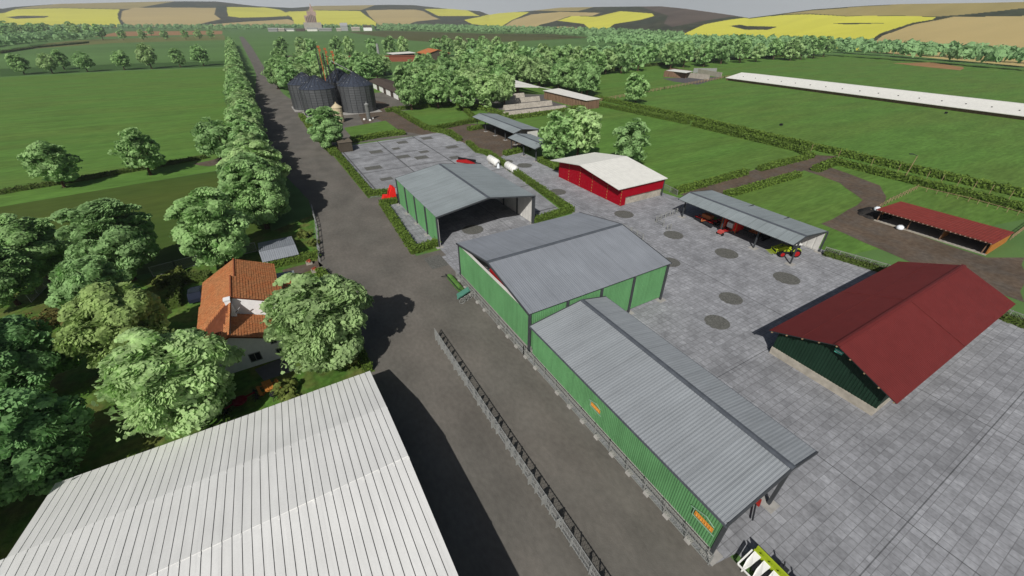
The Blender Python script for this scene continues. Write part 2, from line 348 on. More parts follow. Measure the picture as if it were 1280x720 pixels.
for (x, y), w, h in zip([(24.6, 121.2), (29.7, 137.7), (40.7, 145.3), (50.1, 146.3), (36.4, 138.2), (43.0, 130.0), (35.5, 128.0), (40.1, 124.3), (53.1, 130.8), (48.9, 119.2), (25.1, 109.7)], [4.6, 4, 3.6, 3.8, 2.4, 3, 4, 4, 4, 3, 3.2], [3.4, 3.6, 3.4, 3.4, 2.6, 2.6, 3.4, 3.4, 3, 2.6, 2.4]):
    flat('worn_slab', [(x - w/2, y - h/2), (x + w/2, y - h/2), (x + w/2, y + h/2), (x - w/2, y + h/2)], .057, M_patch)
flat('grate_patch', [(18.6, 59), (21.6, 59), (21.6, 63.4), (18.6, 63.4)], .05, M_patch)
flat('farm_track', wobble([(89.9, 64.8), (119.3, 65.3), (146.2, 66.7), (152.3, 61.0), (138.2, 55.1), (133.1, 41.0), (125.4, 36.4), (114.7, 33.5), (107.5, 31.6), (106.0, 13.0), (112.0, 9.5), (92.5, 4.8), (92.0, 17.5), (95.5, 35.8), (108.8, 36.9), (118.1, 38.2), (126.2, 47.1), (129.0, 57.9), (94.2, 55.7), (84, 60), (83.6, 65)], 4, .4, 6), .03, M_dirt)
flat('garden_path', [(-3.7, 71.7), (2.1, 72.1), (2.7, 69.8), (-2.8, 68.2)], .03, M_dirt)
flat('patio', [(-8.9, 47.4), (-5.5, 48.0), (-4.3, 44.7), (-8.0, 44.7)], .03, mat('patio_slab', (.12, .12, .13), var=.1))
flat('garden_track', wobble([(-20.6, 152.0), (-16.2, 153.2), (-8.0, 159.6), (-8.3, 149.5), (-16.0, 146.6)], 3, .3, 2), .03, M_dirt)
flat('pen_floor', [(255.5, 227.0), (301.5, 211.2), (249.6, 192.1), (248.7, 210.9)], .04, mat('pen_floor', (.10, .095, .10), var=.2))
flat('silage_floor', [(88, 160), (130, 160), (134, 196), (142, 208), (124, 225), (96, 214)], .04, mat('silage_floor', (.11, .105, .10), var=.2))
flat('sand_edge', wobble([(532.3, 200.4), (575.3, 185.0), (542.5, 151.1), (506.1, 142.3), (518.0, 173.4)], 8, 1.5, 3), .05, M_orange)

# ---------------------------------------------------------------- hills with fields on them
HCOL = [[-28.19, 2600, 4010, 0.0114], [-26.85, 2600, 4010, 0.0115], [-25.41, 2600, 4010, 0.0115], [-23.86, 2600, 4010, 0.0116], [-22.17, 2600, 4010, 0.0116], [-20.35, 2600, 4010, 0.0117], [-18.38, 2600, 4010, 0.0117], [-16.24, 2600, 4010, 0.0117], [-15.56, 2600, 4010, 0.0104], [-14.87, 2600, 4010, 0.0125], [-13.92, 2600, 4010, 0.014], [-11.91, 2600, 4010, 0.0171], [-11.39, 2600, 4010, 0.0174], [-8.65, 2600, 4010, 0.0193], [-8.08, 2600, 4010, 0.0197], [-5.67, 2600, 4010, 0.0213], [-4.41, 2600, 4010, 0.0222], [-2.45, 2600, 4010, 0.0227], [-0.4, 2600, 4010, 0.0231], [1.02, 2600, 4010, 0.0207], [3.22, 2600, 4010, 0.0168], [4.74, 2600, 4010, 0.0158], [6.29, 2600, 4010, 0.0148], [7.49, 2600, 4010, 0.0162], [8.7, 2600, 4010, 0.0182], [12.03, 2600, 4010, 0.0192], [12.88, 2600, 4010, 0.0195], [16.38, 2600, 4010, 0.0208], [17.27, 2600, 4010, 0.0207], [19.06, 2600, 4010, 0.0204], [21.79, 2600, 4010, 0.0161], [22.71, 2600, 4010, 0.0147], [26.44, 2389, 3725, 0.0108], [27.56, 2323, 3635, 0.0047], [28.79, 2255, 3545, 0.0074], [30.2, 2183, 3448, 0.0089], [31.14, 2067, 3291, 0.0098], [32.09, 1964, 3151, 0.0108], [35.86, 1640, 2713, 0.0167], [40.51, 1500, 2525, 0.0176], [41.43, 1476, 2493, 0.0178], [45.07, 1247, 2183, 0.018], [46.86, 1160, 2066, 0.0181], [49.49, 1054, 1923, 0.014], [53.69, 970, 1809, 0.005], [55.94, 930, 1755, -0.0006], [57.65, 902, 1718, 0.0031], [58.42, 891, 1703, 0.0048], [59.92, 870, 1674, 0.0083], [61.38, 844, 1640, 0.0116], [64.87, 792, 1569, 0.0154], [65.54, 783, 1557, 0.0161], [68.14, 733, 1490, 0.0178], [71.17, 684, 1424, 0.0179], [72.87, 660, 1392, 0.0179], [73.96, 649, 1376, 0.0179], [76.53, 624, 1342, 0.0184], [77.98, 611, 1325, 0.0187], [78.9, 603, 1314, 0.0187], [81.09, 585, 1290, 0.0188], [83.1, 571, 1270, 0.0189], [84.96, 559, 1255, 0.0189], [86.67, 549, 1241, 0.0189], [88.26, 541, 1230, 0.0189], [89.73, 534, 1220, 0.0189]]      # (azimuth from Y in degrees, foot distance, ridge distance, ridge slope)
HZONES = [[1, [[-28.21, 0.264], [-27.75, 0.831], [-15.82, 0.762], [-14.83, 0.899], [-8.13, 0.736], [-8.45, 0.547], [-8.54, 0.354], [-8.51, 0.029], [-16.28, 0.098]]], [2, [[-14.91, 0.923], [-13.79, 0.976], [-11.2, 1.013], [-3.35, 1.03], [-6.81, 0.785], [-7.66, 0.743]]], [0, [[-15.59, 0.595], [-14.55, 0.599], [-13.02, 0.534], [-13.41, 0.474], [-15.11, 0.478]]], [3, [[-8.01, 0.67], [-7.04, 0.787], [-0.59, 0.752], [-0.91, 0.502], [-0.49, 0.312], [-2.4, 0.127], [-3.13, 0.034], [-8.1, 0.027], [-8.37, 0.353]]], [1, [[0.35, 0.823], [3.69, 0.961], [5.13, 0.878], [5.53, 0.764], [5.74, 0.559], [4.19, 0.499], [1.24, 0.401], [0.22, 0.445]]], [3, [[-3.13, 0.034], [1.85, 0.236], [5.66, 0.39], [6.38, 0.265], [6.25, -0.043]]], [1, [[5.43, 0.721], [6.01, 0.815], [13.13, 0.736], [13.5, 0.568], [14.65, 0.175], [14.57, -0.06], [6.25, -0.043], [6.09, 0.479]]], [2, [[8.15, 1.028], [9.12, 1.019], [13.24, 1.03], [14.94, 1.015], [13.32, 0.781], [7.81, 0.815]]], [3, [[13.74, 0.759], [19.24, 0.79], [20.12, 0.745], [20.97, 0.526], [21.85, 0.372], [19.1, 0.209], [17.23, -0.064], [15.1, -0.061], [14.07, 0.487]]], [1, [[20.15, 0.865], [22.85, 1.0], [25.12, 0.994], [26.03, 0.776], [26.48, 0.688], [23.71, 0.602], [21.7, 0.546], [21.0, 0.696]]], [1, [[27.6, 1.033], [29.74, 1.016], [32.24, 0.945], [30.2, 0.489], [28.79, -0.022], [25.51, 0.143], [24.61, 0.379], [26.48, 0.636]]], [3, [[30.39, 0.489], [32.43, 0.801], [35.74, 0.818], [40.3, 0.768], [39.43, 0.64], [36.87, 0.638], [35.33, 0.429], [33.49, 0.226], [32.1, -0.224], [28.78, -0.141]]], [2, [[32.05, 1.023], [36.17, 1.014], [39.78, 1.024], [37.75, 0.839], [35.74, 0.845]]], [1, [[35.52, 0.428], [37.15, 0.638], [39.89, 0.608], [42.51, 0.833], [46.03, 0.762], [46.33, 0.684], [44.84, 0.532], [42.05, 0.338], [41.39, 0.13], [39.38, 0.076], [38.59, 0.306]]], [3, [[33.97, 0.109], [36.3, 0.184], [39.11, 0.073], [41.45, -0.065], [33.99, -0.137]]], [4, [[44.62, 1.005], [48.89, 1.026], [55.08, 1.017], [48.42, 0.36], [47.5, 0.443], [47.78, 0.724], [46.43, 0.817]]], [1, [[49.44, 0.083], [51.7, 0.55], [55.49, 0.975], [58.71, 0.957], [64.51, 0.776], [69.3, 0.768], [70.98, 0.751], [70.79, 0.706], [69.52, 0.638], [67.52, 0.405], [66.58, 0.105], [66.59, -0.046], [49.52, -0.056]]], [2, [[58.69, 0.982], [60.7, 0.982], [66.06, 0.984], [69.45, 1.011], [75.84, 1.012], [86.94, 1.017], [87.26, 0.899], [76.07, 0.904], [72.47, 0.797], [70.96, 0.765], [64.5, 0.787]]], [3, [[66.94, 0.077], [67.78, 0.358], [69.68, 0.608], [71.18, 0.701], [72.02, 0.761], [76.32, 0.784], [87.54, 0.798], [89.78, -0.018], [67.53, -0.475]]], [0, [[54.29, 0.595], [55.27, 0.694], [58.83, 0.579], [58.03, 0.489], [55.77, 0.523]]], [0, [[63.43, 0.619], [67.8, 0.621], [64.77, 0.584]]]]
def hill_build():
    az = np.array([h[0] for h in HCOL]); nA = 1500; nT = 90
    A = np.linspace(az[0], az[-1], nA + 1)
    d0 = np.interp(A, az, [h[1] for h in HCOL]); d1 = np.interp(A, az, [h[2] for h in HCOL]); e1 = np.interp(A, az, [h[3] for h in HCOL])
    T = np.linspace(0, 1, nT + 1); vs = []
    for i in range(nA + 1):
        sa, ca = math.sin(R(A[i])), math.cos(R(A[i])); e0 = -CAMH / d0[i]
        for t in T:
            d = d0[i] + (d1[i] - d0[i]) * t; z = CAMH + d * (e0 + (e1[i] - e0) * t); vs.append((sa * d, ca * d, max(z, -.5)))
        vs.append((sa * d1[i] * 1.5, ca * d1[i] * 1.5, -10))
    W = nT + 2; fs = []; mi = []
    for i in range(nA):
        am = (A[i] + A[i + 1]) / 2
        cand = [(k, z) for k, z in enumerate(HZONES) if min(p[0] for p in z[1]) <= am <= max(p[0] for p in z[1])]
        for j in range(nT + 1):
            fs.append((i * W + j, (i + 1) * W + j, (i + 1) * W + j + 1, i * W + j + 1)); m = 0
            if j < nT:
                tm = (T[j] + T[j + 1]) / 2
                for k, z in cand:
                    if inpoly(am, tm, z[1]): m = z[0]
            mi.append(m)
    me = bpy.data.meshes.new('hills'); me.from_pydata(vs, [], fs)
    for m in (mat('hill_wood', (.040, .048, .026), var=.45, scale=.035, tint=(.062, .058, .035), tintscale=.004),
              mat('rapeseed', (.60, .58, .07), var=.05, scale=.02, stretch=ST, big=.05, bigscale=.004),
              mat('ripe_wheat', (.33, .27, .105), var=.07, scale=.02, stretch=ST, big=.08, bigscale=.004),
              mat('beige_stubble', (.46, .36, .155), var=.05, scale=.02, stretch=ST, big=.06, bigscale=.004),
              mat('hill_brown', (.10, .078, .062), var=.2, scale=.01)): me.materials.append(m)
    me.polygons.foreach_set('material_index', mi); me.polygons.foreach_set('use_smooth', [True] * len(fs)); me.update()
    o = bpy.data.objects.new('hills', me); COL.objects.link(o); struct(o)
    if me.polygons[5].normal.z < 0: me.flip_normals()
hill_build()

# ---------------------------------------------------------------- foliage
def card_mesh(C, Nn, S, rs, jag=True):
    """leaf sprays: one irregular hexagon-ish card per centre C with normal Nn and half size S"""
    n = len(C); a = rs.normal(size=(n, 3)); U = np.cross(Nn, a); U /= np.linalg.norm(U, axis=1)[:, None] + 1e-9; V = np.cross(Nn, U)
    k = 5; ang = np.arange(k) * 2 * math.pi / k; vs = np.zeros((n, k, 3))
    for q in range(k):
        rr = S * rs.uniform(.55, 1.15, n); vs[:, q] = C + (U * math.cos(ang[q]) + V * (math.sin(ang[q]) * .7)) * rr[:, None]
    vs += Nn[:, None, :] * 0
    vs[:, :, 2] -= (np.linalg.norm(vs - C[:, None, :], axis=2) ** 1.0) * .15
    return vs.reshape(-1, 3), n, k

def cards_to_mesh(name, parts, m):
    vs = np.concatenate([p[0] for p in parts]); k = parts[0][2]; n = sum(p[1] for p in parts)
    me = bpy.data.meshes.new(name); me.vertices.add(len(vs)); me.vertices.foreach_set('co', vs.ravel())
    me.loops.add(n * k); me.loops.foreach_set('vertex_index', np.arange(n * k, dtype=np.int32))
    me.polygons.add(n); me.polygons.foreach_set('loop_start', np.arange(n, dtype=np.int32) * k)
    me.materials.append(m); me.update(calc_edges=True); me.validate(); return me

def crown_cards(rs, Rr, zc, zr, nl, per, size, flat_=.62, spread=.30, low=-.86):
    """irregular overlapping sprays: lobes of uneven size and reach, each a ragged tilted cap of leaf cards"""
    parts = []
    for i in range(nl):
        t = (i + .5) / nl; cz = 1 - (1 - low) * t + rs.uniform(-.08, .08); cz = max(-1, min(1, cz)); sz = math.sqrt(1 - cz * cz); th = i * 2.39996 + rs.uniform(-.7, .7)
        d = np.array([sz * math.cos(th), sz * math.sin(th), cz])
        q = rs.uniform(.50, .92)
        c = np.array([0, 0, zc]) + d * np.array([Rr, Rr, zr]) * q
        lr = Rr * rs.uniform(.17, .46) * (1.14 - .25 * q)
        ax = np.array([1.25, .8, flat_]) * lr; ra = rs.uniform(0, 6.28); cr, sr = math.cos(ra), math.sin(ra)
        n = int(per * (lr / (Rr * .30)) ** 2) + 8
        w = rs.normal(size=(n, 3)); w /= np.linalg.norm(w, axis=1)[:, None]
        w = w + d * .8 + np.array([0, 0, .3]); w /= np.linalg.norm(w, axis=1)[:, None]
        e = w * ax * (rs.uniform(.84, 1.12, n)[:, None])
        e = np.stack([e[:, 0] * cr - e[:, 1] * sr, e[:, 0] * sr + e[:, 1] * cr, e[:, 2]], 1)
        P_ = c + e; P_[:, 2] -= np.hypot(e[:, 0], e[:, 1]) * .22
        Nn = w * np.array([1, 1, 1.35]) + rs.normal(size=(n, 3)) * spread; Nn /= np.linalg.norm(Nn, axis=1)[:, None]
        parts.append(card_mesh(P_, Nn, size * rs.uniform(.5, 1.35, n), rs))
    return parts

def trunk_mb(rs, Rr, zc, h, tr):
    mb = MB(); bx, by = rs.uniform(-.02, .02, 2) * h
    mb.tube([(0, 0, -.2), (bx * .3, by * .3, h * .12), (bx, by, h * .35), (bx * 1.2, by * 1.2, zc)], [tr * 1.35, tr, tr * .8, tr * .35], 8)
    for k in range(6):
        a = k * 1.05 + rs.uniform(-.3, .3); z0 = h * rs.uniform(.22, .42)
        mb.tube([(bx * .8, by * .8, z0), (math.cos(a) * Rr * .3, math.sin(a) * Rr * .3, z0 + h * .13), (math.cos(a) * Rr * .68, math.sin(a) * Rr * .68, z0 + h * rs.uniform(.2, .36))], [tr * .5, tr * .3, tr * .08], 6)
    return mb

# templates have crown radius 1 unit = 5 m, total height 12 m
TPL = {}
def tree_template(kind, seed, nl, per, size, m, zr=5.9, zc=7.15):
    rs = np.random.RandomState(seed)
    cme = cards_to_mesh('crown', crown_cards(rs, 4.9, zc, zr, nl, per, size), m)
    tm = trunk_mb(rs, 4.9, zc, 13, .34)
    tme = bpy.data.meshes.new('trunk'); tme.from_pydata(tm.v, [], tm.f); tme.materials.append(M_trunk); tme.update()
    return (tme, cme)
NEAR = [tree_template('n', 11, 92, 260, .30, L_mid), tree_template('n', 12, 84, 280, .31, L_pale), tree_template('n', 13, 96, 250, .30, L_warm), tree_template('n', 14, 90, 260, .30, L_blue)]
MID = [tree_template('m', 21, 58, 62, .50, L_mid), tree_template('m', 22, 62, 56, .50, L_pale), tree_template('m', 23, 56, 62, .52, L_mid, 6.3, 7.4), tree_template('m', 24, 60, 58, .50, L_blue)]
FARM = [tree_template('f', 31, 30, 14, .95, L_mid), tree_template('f', 32, 28, 15, .95, L_pale), tree_template('f', 33, 32, 13, .9, L_blue)]
DARKT = tree_template('d', 15, 92, 240, .32, L_dark)

def put_tree(x, y, r, tpl, label, group=None, hs_=1.0, rz=None, name='broadleaf_tree', seed=None):
    o = thing(name, label, 'tree', (x, y, 0), group)
    s = r / 4.9
    o.scale = (s, s, s * hs_); o.rotation_euler = (0, 0, rnd.uniform(0, 6.28) if rz is None else rz)
    for nm, me in (('trunk', tpl[0]), ('crown', tpl[1])):
        c = bpy.data.objects.new(nm, me); COL.objects.link(c); c.parent = o
    return o

# single trees one can point to
for (x, y, r), tpl, lab in [
    ((-11.7, 78.8, 5.0), NEAR[0], 'round tree at the back of the garden left of the grey garage'),
    ((-25.0, 80.5, 5.1), NEAR[3], 'tall broadleaf tree in the left grove, topmost against the olive meadow'),
    ((-36.6, 87.0, 4.2), NEAR[0], 'broadleaf tree with a pale top at the left picture edge beside the olive meadow'),
    ((-38.8, 80.5, 3.7), NEAR[3], 'tree cut by the left picture edge above the brown shrubs'),
    ((-25.2, 67.8, 3.8), NEAR[3], 'middle tree of the left grove between the tall tree and the yellow-green one'),
    ((-20.8, 55.9, 4.2), NEAR[2], 'yellow-green tree with drooping pale foliage in the middle of the left grove'),
    ((-14.2, 41.6, 4.6), NEAR[1], 'wide pale green tree between the tiled farmhouse and the white barn roof'),
    ((-25.4, 40.2, 4.1), DARKT, 'huge dark green tree at the left picture edge touching the white barn roof'),
    ((-29.9, 53.8, 4.2), DARKT, 'dark green tree at the left picture edge under the brown shrubs'),
    ((-34, 33, 6.0), DARKT, 'dark tree left of the white barn, only its shadow side near the frame'),
    ((-0.4, 43.6, 4.9), NEAR[1], 'large round tree in front of the farmhouse with its shadow on the road'),
    ((17.5, 148.5, 4.9), NEAR[3], 'small round tree at the bend of the road beside the grain silos'),
    ((72.9, 99.1, 5.3), MID[2], 'left tree of the close pair behind the red walled barn'),
    ((79.9, 98.2, 5.8), MID[1], 'right tree of the close pair behind the red walled barn'),
    ((90.2, 86.7, 4.8), MID[3], 'lone round tree standing on the lawn behind the red walled barn'),
    ((164.9, 160.9, 5.3), MID[0], 'lone tree on the pasture beside the rail fence, left of the cattle pen'),
    ((-47.3, 144.6, 4.4), MID[0], 'leftmost of the three field trees beside the low field hedge'),
    ((-29.6, 145.3, 4.6), MID[2], 'middle of the three field trees beside the low field hedge'),
    ((-12.9, 149.6, 4.7), MID[3], 'field tree standing by the gap in the low field hedge'),
]:
    put_tree(x, y, r, tpl, lab, 'single trees around the farm')

ORD = ('first', 'second', 'third', 'fourth', 'fifth', 'sixth', 'seventh', 'eighth', 'ninth', 'tenth', 'eleventh', 'twelfth', 'thirteenth', 'fourteenth')
i = 0
ROWL = 'roadside tree in the long row along the left side of the road'
y = 90.0
while y < 830:
    for xx in (-4.4,):
        tpl = MID[i % 4] if y > 130 else NEAR[(0, 3, 1)[i % 3]]
        if y > 400: tpl = FARM[i % 3]
        put_tree(xx + rnd.uniform(-1, 1), y + rnd.uniform(-1.5, 1.5), rnd.uniform(4.2, 4.9) * (1.22 if i < 4 else 1), tpl, (('nearest', 'second nearest', 'third nearest', 'fourth nearest', 'fifth nearest', 'sixth nearest')[i] + ' tree of the long row on the left side of the road') if i < 6 else ROWL, 'trees along the road'); i += 1
    y += 7.4 if y < 400 else 11
for k, (px, lab) in enumerate([((-143.9, 487.9), 'leftmost'), ((-127.1, 484.3), 'second'), ((-127.4, 518.2), 'back'), ((-106.4, 485.1), 'fourth'), ((-83.9, 489.2), 'fifth'), ((-65.8, 489.6), 'tallest leaning'), ((-45.9, 493.5), 'seventh'), ((-28.8, 495.9), 'widest')]):
    put_tree(px[0], px[1], 6.3 if k in (5, 7) else 5.4, MID[k % 4], lab + ' tree from the left in the spaced row across the dark grass strip', 'trees in the spaced field row', 1.15 if k in (5, ) else 1.0)
for k, px in enumerate([(-178.6, 1151.7), (-146.8, 1140.8), (-111.0, 1131.6), (-78.9, 1132.8), (-56.7, 1140.5), (-36.5, 1150.2), (-161.7, 1399.0)]):
    put_tree(px[0], px[1], 6.8, FARM[k % 3], ORD[k] + ' small tree from the left in the distant row along the pale crop strip', 'distant trees by the pale crop')

def scatter(poly, step, r0, r1, tpls, label, group, seed, limit=999):
    rg = random.Random(seed); xs = [p[0] for p in poly]; ys = [p[1] for p in poly]; pts = []; n = 0; miss = 0
    while miss < 400 and n < limit:
        x = rg.uniform(min(xs), max(xs)); y = rg.uniform(min(ys), max(ys))
        if not inpoly(x, y, poly): continue
        if any((x - a) ** 2 + (y - b) ** 2 < step * step for a, b in pts): miss += 1; continue
        pts.append((x, y)); n += 1; miss = 0
        put_tree(x, y, rg.uniform(r0, r1), tpls[n % len(tpls)], label, group, rg.uniform(.92, 1.15))
    return n
cnt = {}
cnt['a'] = scatter([(13.3, 290.8), (22.8, 278.5), (33.8, 309.2), (82.4, 317.5), (96.4, 354.2), (24.1, 384.2)], 9.5, 4.6, 6, MID, 'tree in the grove behind the grain silos', 'grove behind the grain silos', 1)
cnt['b'] = scatter([(59.9, 195.2), (68.5, 208.8), (81.2, 187.2), (86.7, 177.5), (100.3, 178.3), (113.8, 195.4), (124.5, 240.6), (148.0, 300.6), (112.7, 321.1), (83.1, 264.7)], 10.5, 4.8, 6.2, MID, 'tree in the dense wood behind the hedged lawn', 'wood behind the hedged lawn', 2)
cnt['c'] = scatter([(146.7, 252.0), (156.8, 221.8), (155.9, 182.2), (169.5, 196.5), (184.6, 238.8), (168.3, 277.8), (161.7, 304.0)], 9.5, 4.8, 6.2, MID, 'tree in the belt behind the boarded shed with a white roof', 'belt behind the boarded shed', 3)
cnt['d'] = scatter([(135.8, 331.3), (165.7, 284.7), (218.5, 259.5), (318.5, 266.0), (492.5, 264.1), (564.1, 269.6), (574.5, 283.4), (352.7, 295.6), (238.9, 305.0), (172.9, 350.7)], 11, 6.0, 8.0, FARM, 'tree in the long wooded belt beyond the right hand pasture', 'long wooded belt beyond the pasture', 4, 48)
for k, px in enumerate([(40.1, 538.6), (59.3, 538.9), (68.1, 533.8), (92.1, 531.9), (105.2, 530.4), (125.6, 512.3), (141.2, 503.2), (153.9, 495.9), (188.5, 488.3), (199.1, 482.1), (210.5, 475.4), (217.3, 459.0), (228.4, 452.5), (241.1, 445.1)]):
    put_tree(px[0], px[1], 6.6, FARM[k % 3], ORD[k] + ' tree from the left in the open row in front of the far green field', 'open row before the far field', 1.15)
cnt['e'] = scatter([(-262.5, 855.0), (-262.9, 976.8), (-255.3, 1109.6), (-209.5, 1188.9), (-258.9, 1455.6), (-388.7, 1591.7), (-450.4, 1511.6)], 22, 8, 10.5, FARM, 'tree at the edge of the distant wood on the left', 'distant wood on the left', 5, 22)
print('TREES', cnt, i)

# far treelines that read as one mass
def mass(name, rows, spacing, h, label, m, seed):
    rs = np.random.RandomState(seed); parts = []
    for row in rows:
        for a, b in zip(row[:-1], row[1:]):
            L = math.hypot(b[0] - a[0], b[1] - a[1]); n = max(1, int(L / spacing))
            for k in range(n):
                t = (k + rs.uniform(0, 1)) / n; x = a[0] + (b[0] - a[0]) * t; y = a[1] + (b[1] - a[1]) * t
                r = h * rs.uniform(.36, .54); q = 48
                w = rs.normal(size=(q, 3)); w[:, 2] = np.abs(w[:, 2]) * .9 - .15; w /= np.linalg.norm(w, axis=1)[:, None]
                zc = h * rs.uniform(.45, .62); C = np.array([x + rs.uniform(-4, 4), y + rs.uniform(-4, 4), zc]) + w * np.array([r, r, h * .42]) * rs.uniform(.75, 1.05, q)[:, None]
                Nn = w + rs.normal(size=(q, 3)) * .35; Nn /= np.linalg.norm(Nn, axis=1)[:, None]
                parts.append(card_mesh(C, Nn, r * .42 * rs.uniform(.6, 1.2, q), rs))
    me = cards_to_mesh(name, parts, m); o = bpy.data.objects.new(name, me); COL.objects.link(o); tag(o, label, None, None, 'stuff'); return o
def rows_of(base, offs):
    return [[(x, y) for x, y in [b for b in base]]]
mass('far_treeline', [
    [(-741.1, 2155.0), (-499.5, 2065.9), (-201.6, 1981.5), (103.3, 1715.1)], [(-862.6, 2517.5), (-477.5, 2349.4), (7.8, 2111.0), (424.8, 1640.6)], [(376.3, 1456.0), (467.9, 1232.5), (538.4, 1084.5), (605.3, 897.1), (623.6, 704.1), (610.0, 518.8)],
    [(136.0, 2006.8), (478.8, 1736.8), (596.4, 1428.0), (654.2, 1124.0), (698.4, 842.9), (670.2, 571.0)], [(554.3, 2007.2), (677.5, 1621.2), (728.2, 1251.2), (763.0, 921.4), (743.3, 634.4)]], 13, 17, 'distant treeline running along the foot of the hills', L_far, 8)
mass('right_treeline', [
    [(530.3, 449.7), (563.3, 410.8), (578.8, 332.2), (579.3, 260.8), (564.7, 172.3), (540.2, 108.8)], [(575.5, 488.8), (610.0, 445.8), (637.8, 367.4), (631.9, 285.8), (607.4, 186.5), (584.0, 119.1)], [(628.9, 535.1), (664.8, 486.9), (690.5, 398.9), (677.9, 307.7), (656.9, 203.1), (624.4, 128.6)],
    [(475.2, 571.6), (491.6, 416.1), (536.4, 356.8)], [(544.1, 613.5), (559.6, 475.1)]], 7, 15, 'line of trees between the right pasture and the yellow hill', L_far, 9)
mass('wooded_belt', [[(167.1, 354.1), (242.8, 310.1), (359.1, 301.2), (572.8, 291.2)], [(175.9, 372.5), (259.8, 332.1), (379.7, 319.1), (590.5, 309.9)], [(192.1, 389.1), (274.1, 350.6), (402.7, 339.0), (609.8, 330.3)]], 9, 15, 'rear mass of the long wooded belt beyond the right hand pasture', L_far, 12)
mass('left_wood', [
    [(-257.3, 711.6), (-268.6, 876.3), (-272.1, 1032.3), (-238.5, 1132.9), (-212.1, 1190.5)], [(-301.9, 844.7), (-312.6, 1030.1), (-297.7, 1202.5), (-244.7, 1293.6)], [(-366.4, 1037.0), (-374.8, 1247.4), (-313.7, 1380.9), (-261.6, 1428.8)], [(-467.6, 1339.2), (-450.4, 1511.6), (-362.8, 1609.0), (-291.3, 1601.3)], [(-566.7, 1634.7), (-513.1, 1730.4), (-360.5, 1753.9)]], 14, 15, 'dense distant wood on the left below the yellow hill', L_far, 10)

# ---------------------------------------------------------------- hedges
def hedge(pts, w, h, label, group='clipped hedges of the farm', dens=26, size=.17, m=None, seed=1, name='hedge'):
    m = m or L_hedge; w *= 1.15; h *= 1.15; rs = np.random.RandomState(seed); o = thing(name, label, 'hedge', (pts[0][0], pts[0][1], 0), group)
    core = MB(); parts = []
    for a, b in zip(pts[:-1], pts[1:]):
        a = Vector((a[0], a[1], 0)); b = Vector((b[0], b[1], 0)); d = b - a; L = d.length; d.normalize(); nx = Vector((-d.y, d.x, 0))
        e = w * .36
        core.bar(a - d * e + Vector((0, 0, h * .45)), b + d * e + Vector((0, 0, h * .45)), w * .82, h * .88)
        A = np.array(a); D = np.array(d); X = np.array(nx); Z = np.array([0, 0, 1.0])
        for nrm, ext, off, cross in ((Z, w / 2, h, X), (X, h / 2, w / 2, Z), (-X, h / 2, w / 2, Z), (D, w / 2, L, X), (-D, w / 2, 0, X)):
            if nrm is D or (nrm == -D).all() or (nrm == D).all():
                n = int(w * h * dens); base = A + D * (L + w * .3) if (nrm == D).all() else A - D * w * .3
                P_ = base + X * rs.uniform(-w / 2, w / 2, n)[:, None] + Z * rs.uniform(.05, h, n)[:, None]
            elif (nrm == Z).all():
                n = int(L * w * dens * 1.25); P_ = A + D * rs.uniform(-w * .3, L + w * .3, n)[:, None] + X * rs.uniform(-w / 2, w / 2, n)[:, None] + Z * h * .96
            else:
                n = int(L * h * dens); P_ = A + D * rs.uniform(-w * .3, L + w * .3, n)[:, None] + Z * rs.uniform(.05, h, n)[:, None] + nrm * w * .48
            if n < 1: continue
            P_ = P_ + rs.normal(size=(n, 3)) * np.array([.06, .06, .07]) * (1 + w * .4)
            Nn = nrm + rs.normal(size=(n, 3)) * .5; Nn /= np.linalg.norm(Nn, axis=1)[:, None]
            parts.append(card_mesh(P_, Nn, size * rs.uniform(.6, 1.4, n), rs))
    core.build('branch_core', M_hedgecore, o)
    me = cards_to_mesh('foliage', parts, m); f = bpy.data.objects.new('foliage', me); COL.objects.link(f); f.parent = o
    f.location = (-pts[0][0], -pts[0][1], 0); return o
HG = 'clipped hedges of the farm'
hedge([(18.2, 146.5), (18.3, 99.3), (22.4, 98.7)], 1.3, 1.1, 'long clipped hedge between the road and the slab yard', HG, 22, .2, seed=1)
hedge([(22.0, 91.9), (19.3, 91.9), (17.9, 66.4), (22.4, 66.9)], 1.3, 1.1, 'hedge wrapping the green side wall of the open hangar', HG, 30, .17, seed=2)
hedge([(59.2, 131), (57.6, 120.8), (59.4, 117), (54.0, 67.3), (44.2, 66.3)], 1.4, 1.1, 'long hedge on the right of the slab yard bending round the hangar corner', HG, 24, .18, seed=3)
hedge([(52.0, 202.0), (55.1, 202.4), (54.8, 159.6), (56.9, 156.8), (77.9, 162.9), (87.4, 202.8), (55.7, 204.3)], 1.8, 1.3, 'hedge enclosing the small lawn in front of the wood', HG, 10, .3, seed=4)
hedge([(55.6, 156.0), (59.4, 147.9), (58.6, 137.4)], 1.6, 1.3, 'short hedge at the upper right corner of the slab yard', HG, 12, .28, seed=5)
hedge([(26.7, 154.7), (36.2, 157.1), (44.1, 156.8)], 3.0, 1.2, 'thick low hedge between the silo lawn and the slab yard', HG, 10, .28, seed=6)
hedge([(16.5, 210.1), (16.5, 193.3), (16.4, 175.8), (17.4, 140.6)], 1.8, 1.1, 'curving hedge along the road below the grain silos', HG, 12, .26, seed=7)
hedge([(86.8, 200.6), (91.9, 187.9), (93.1, 165.5)], 2.2, 1.5, 'dark hedge along the wood beside the silage bunkers', HG, 8, .35, seed=8)
hedge([(90.4, 159.3), (118.8, 160.9), (129.8, 163.5), (144.3, 164.6)], 2.0, 1.3, 'hedge along the front of the silage bunkers', HG, 8, .35, seed=9)
hedge([(68.8, 149.8), (73.2, 150.4)], 2.0, 1.2, 'short hedge stub beside the open steel shed', HG, 10, .3, seed=10)
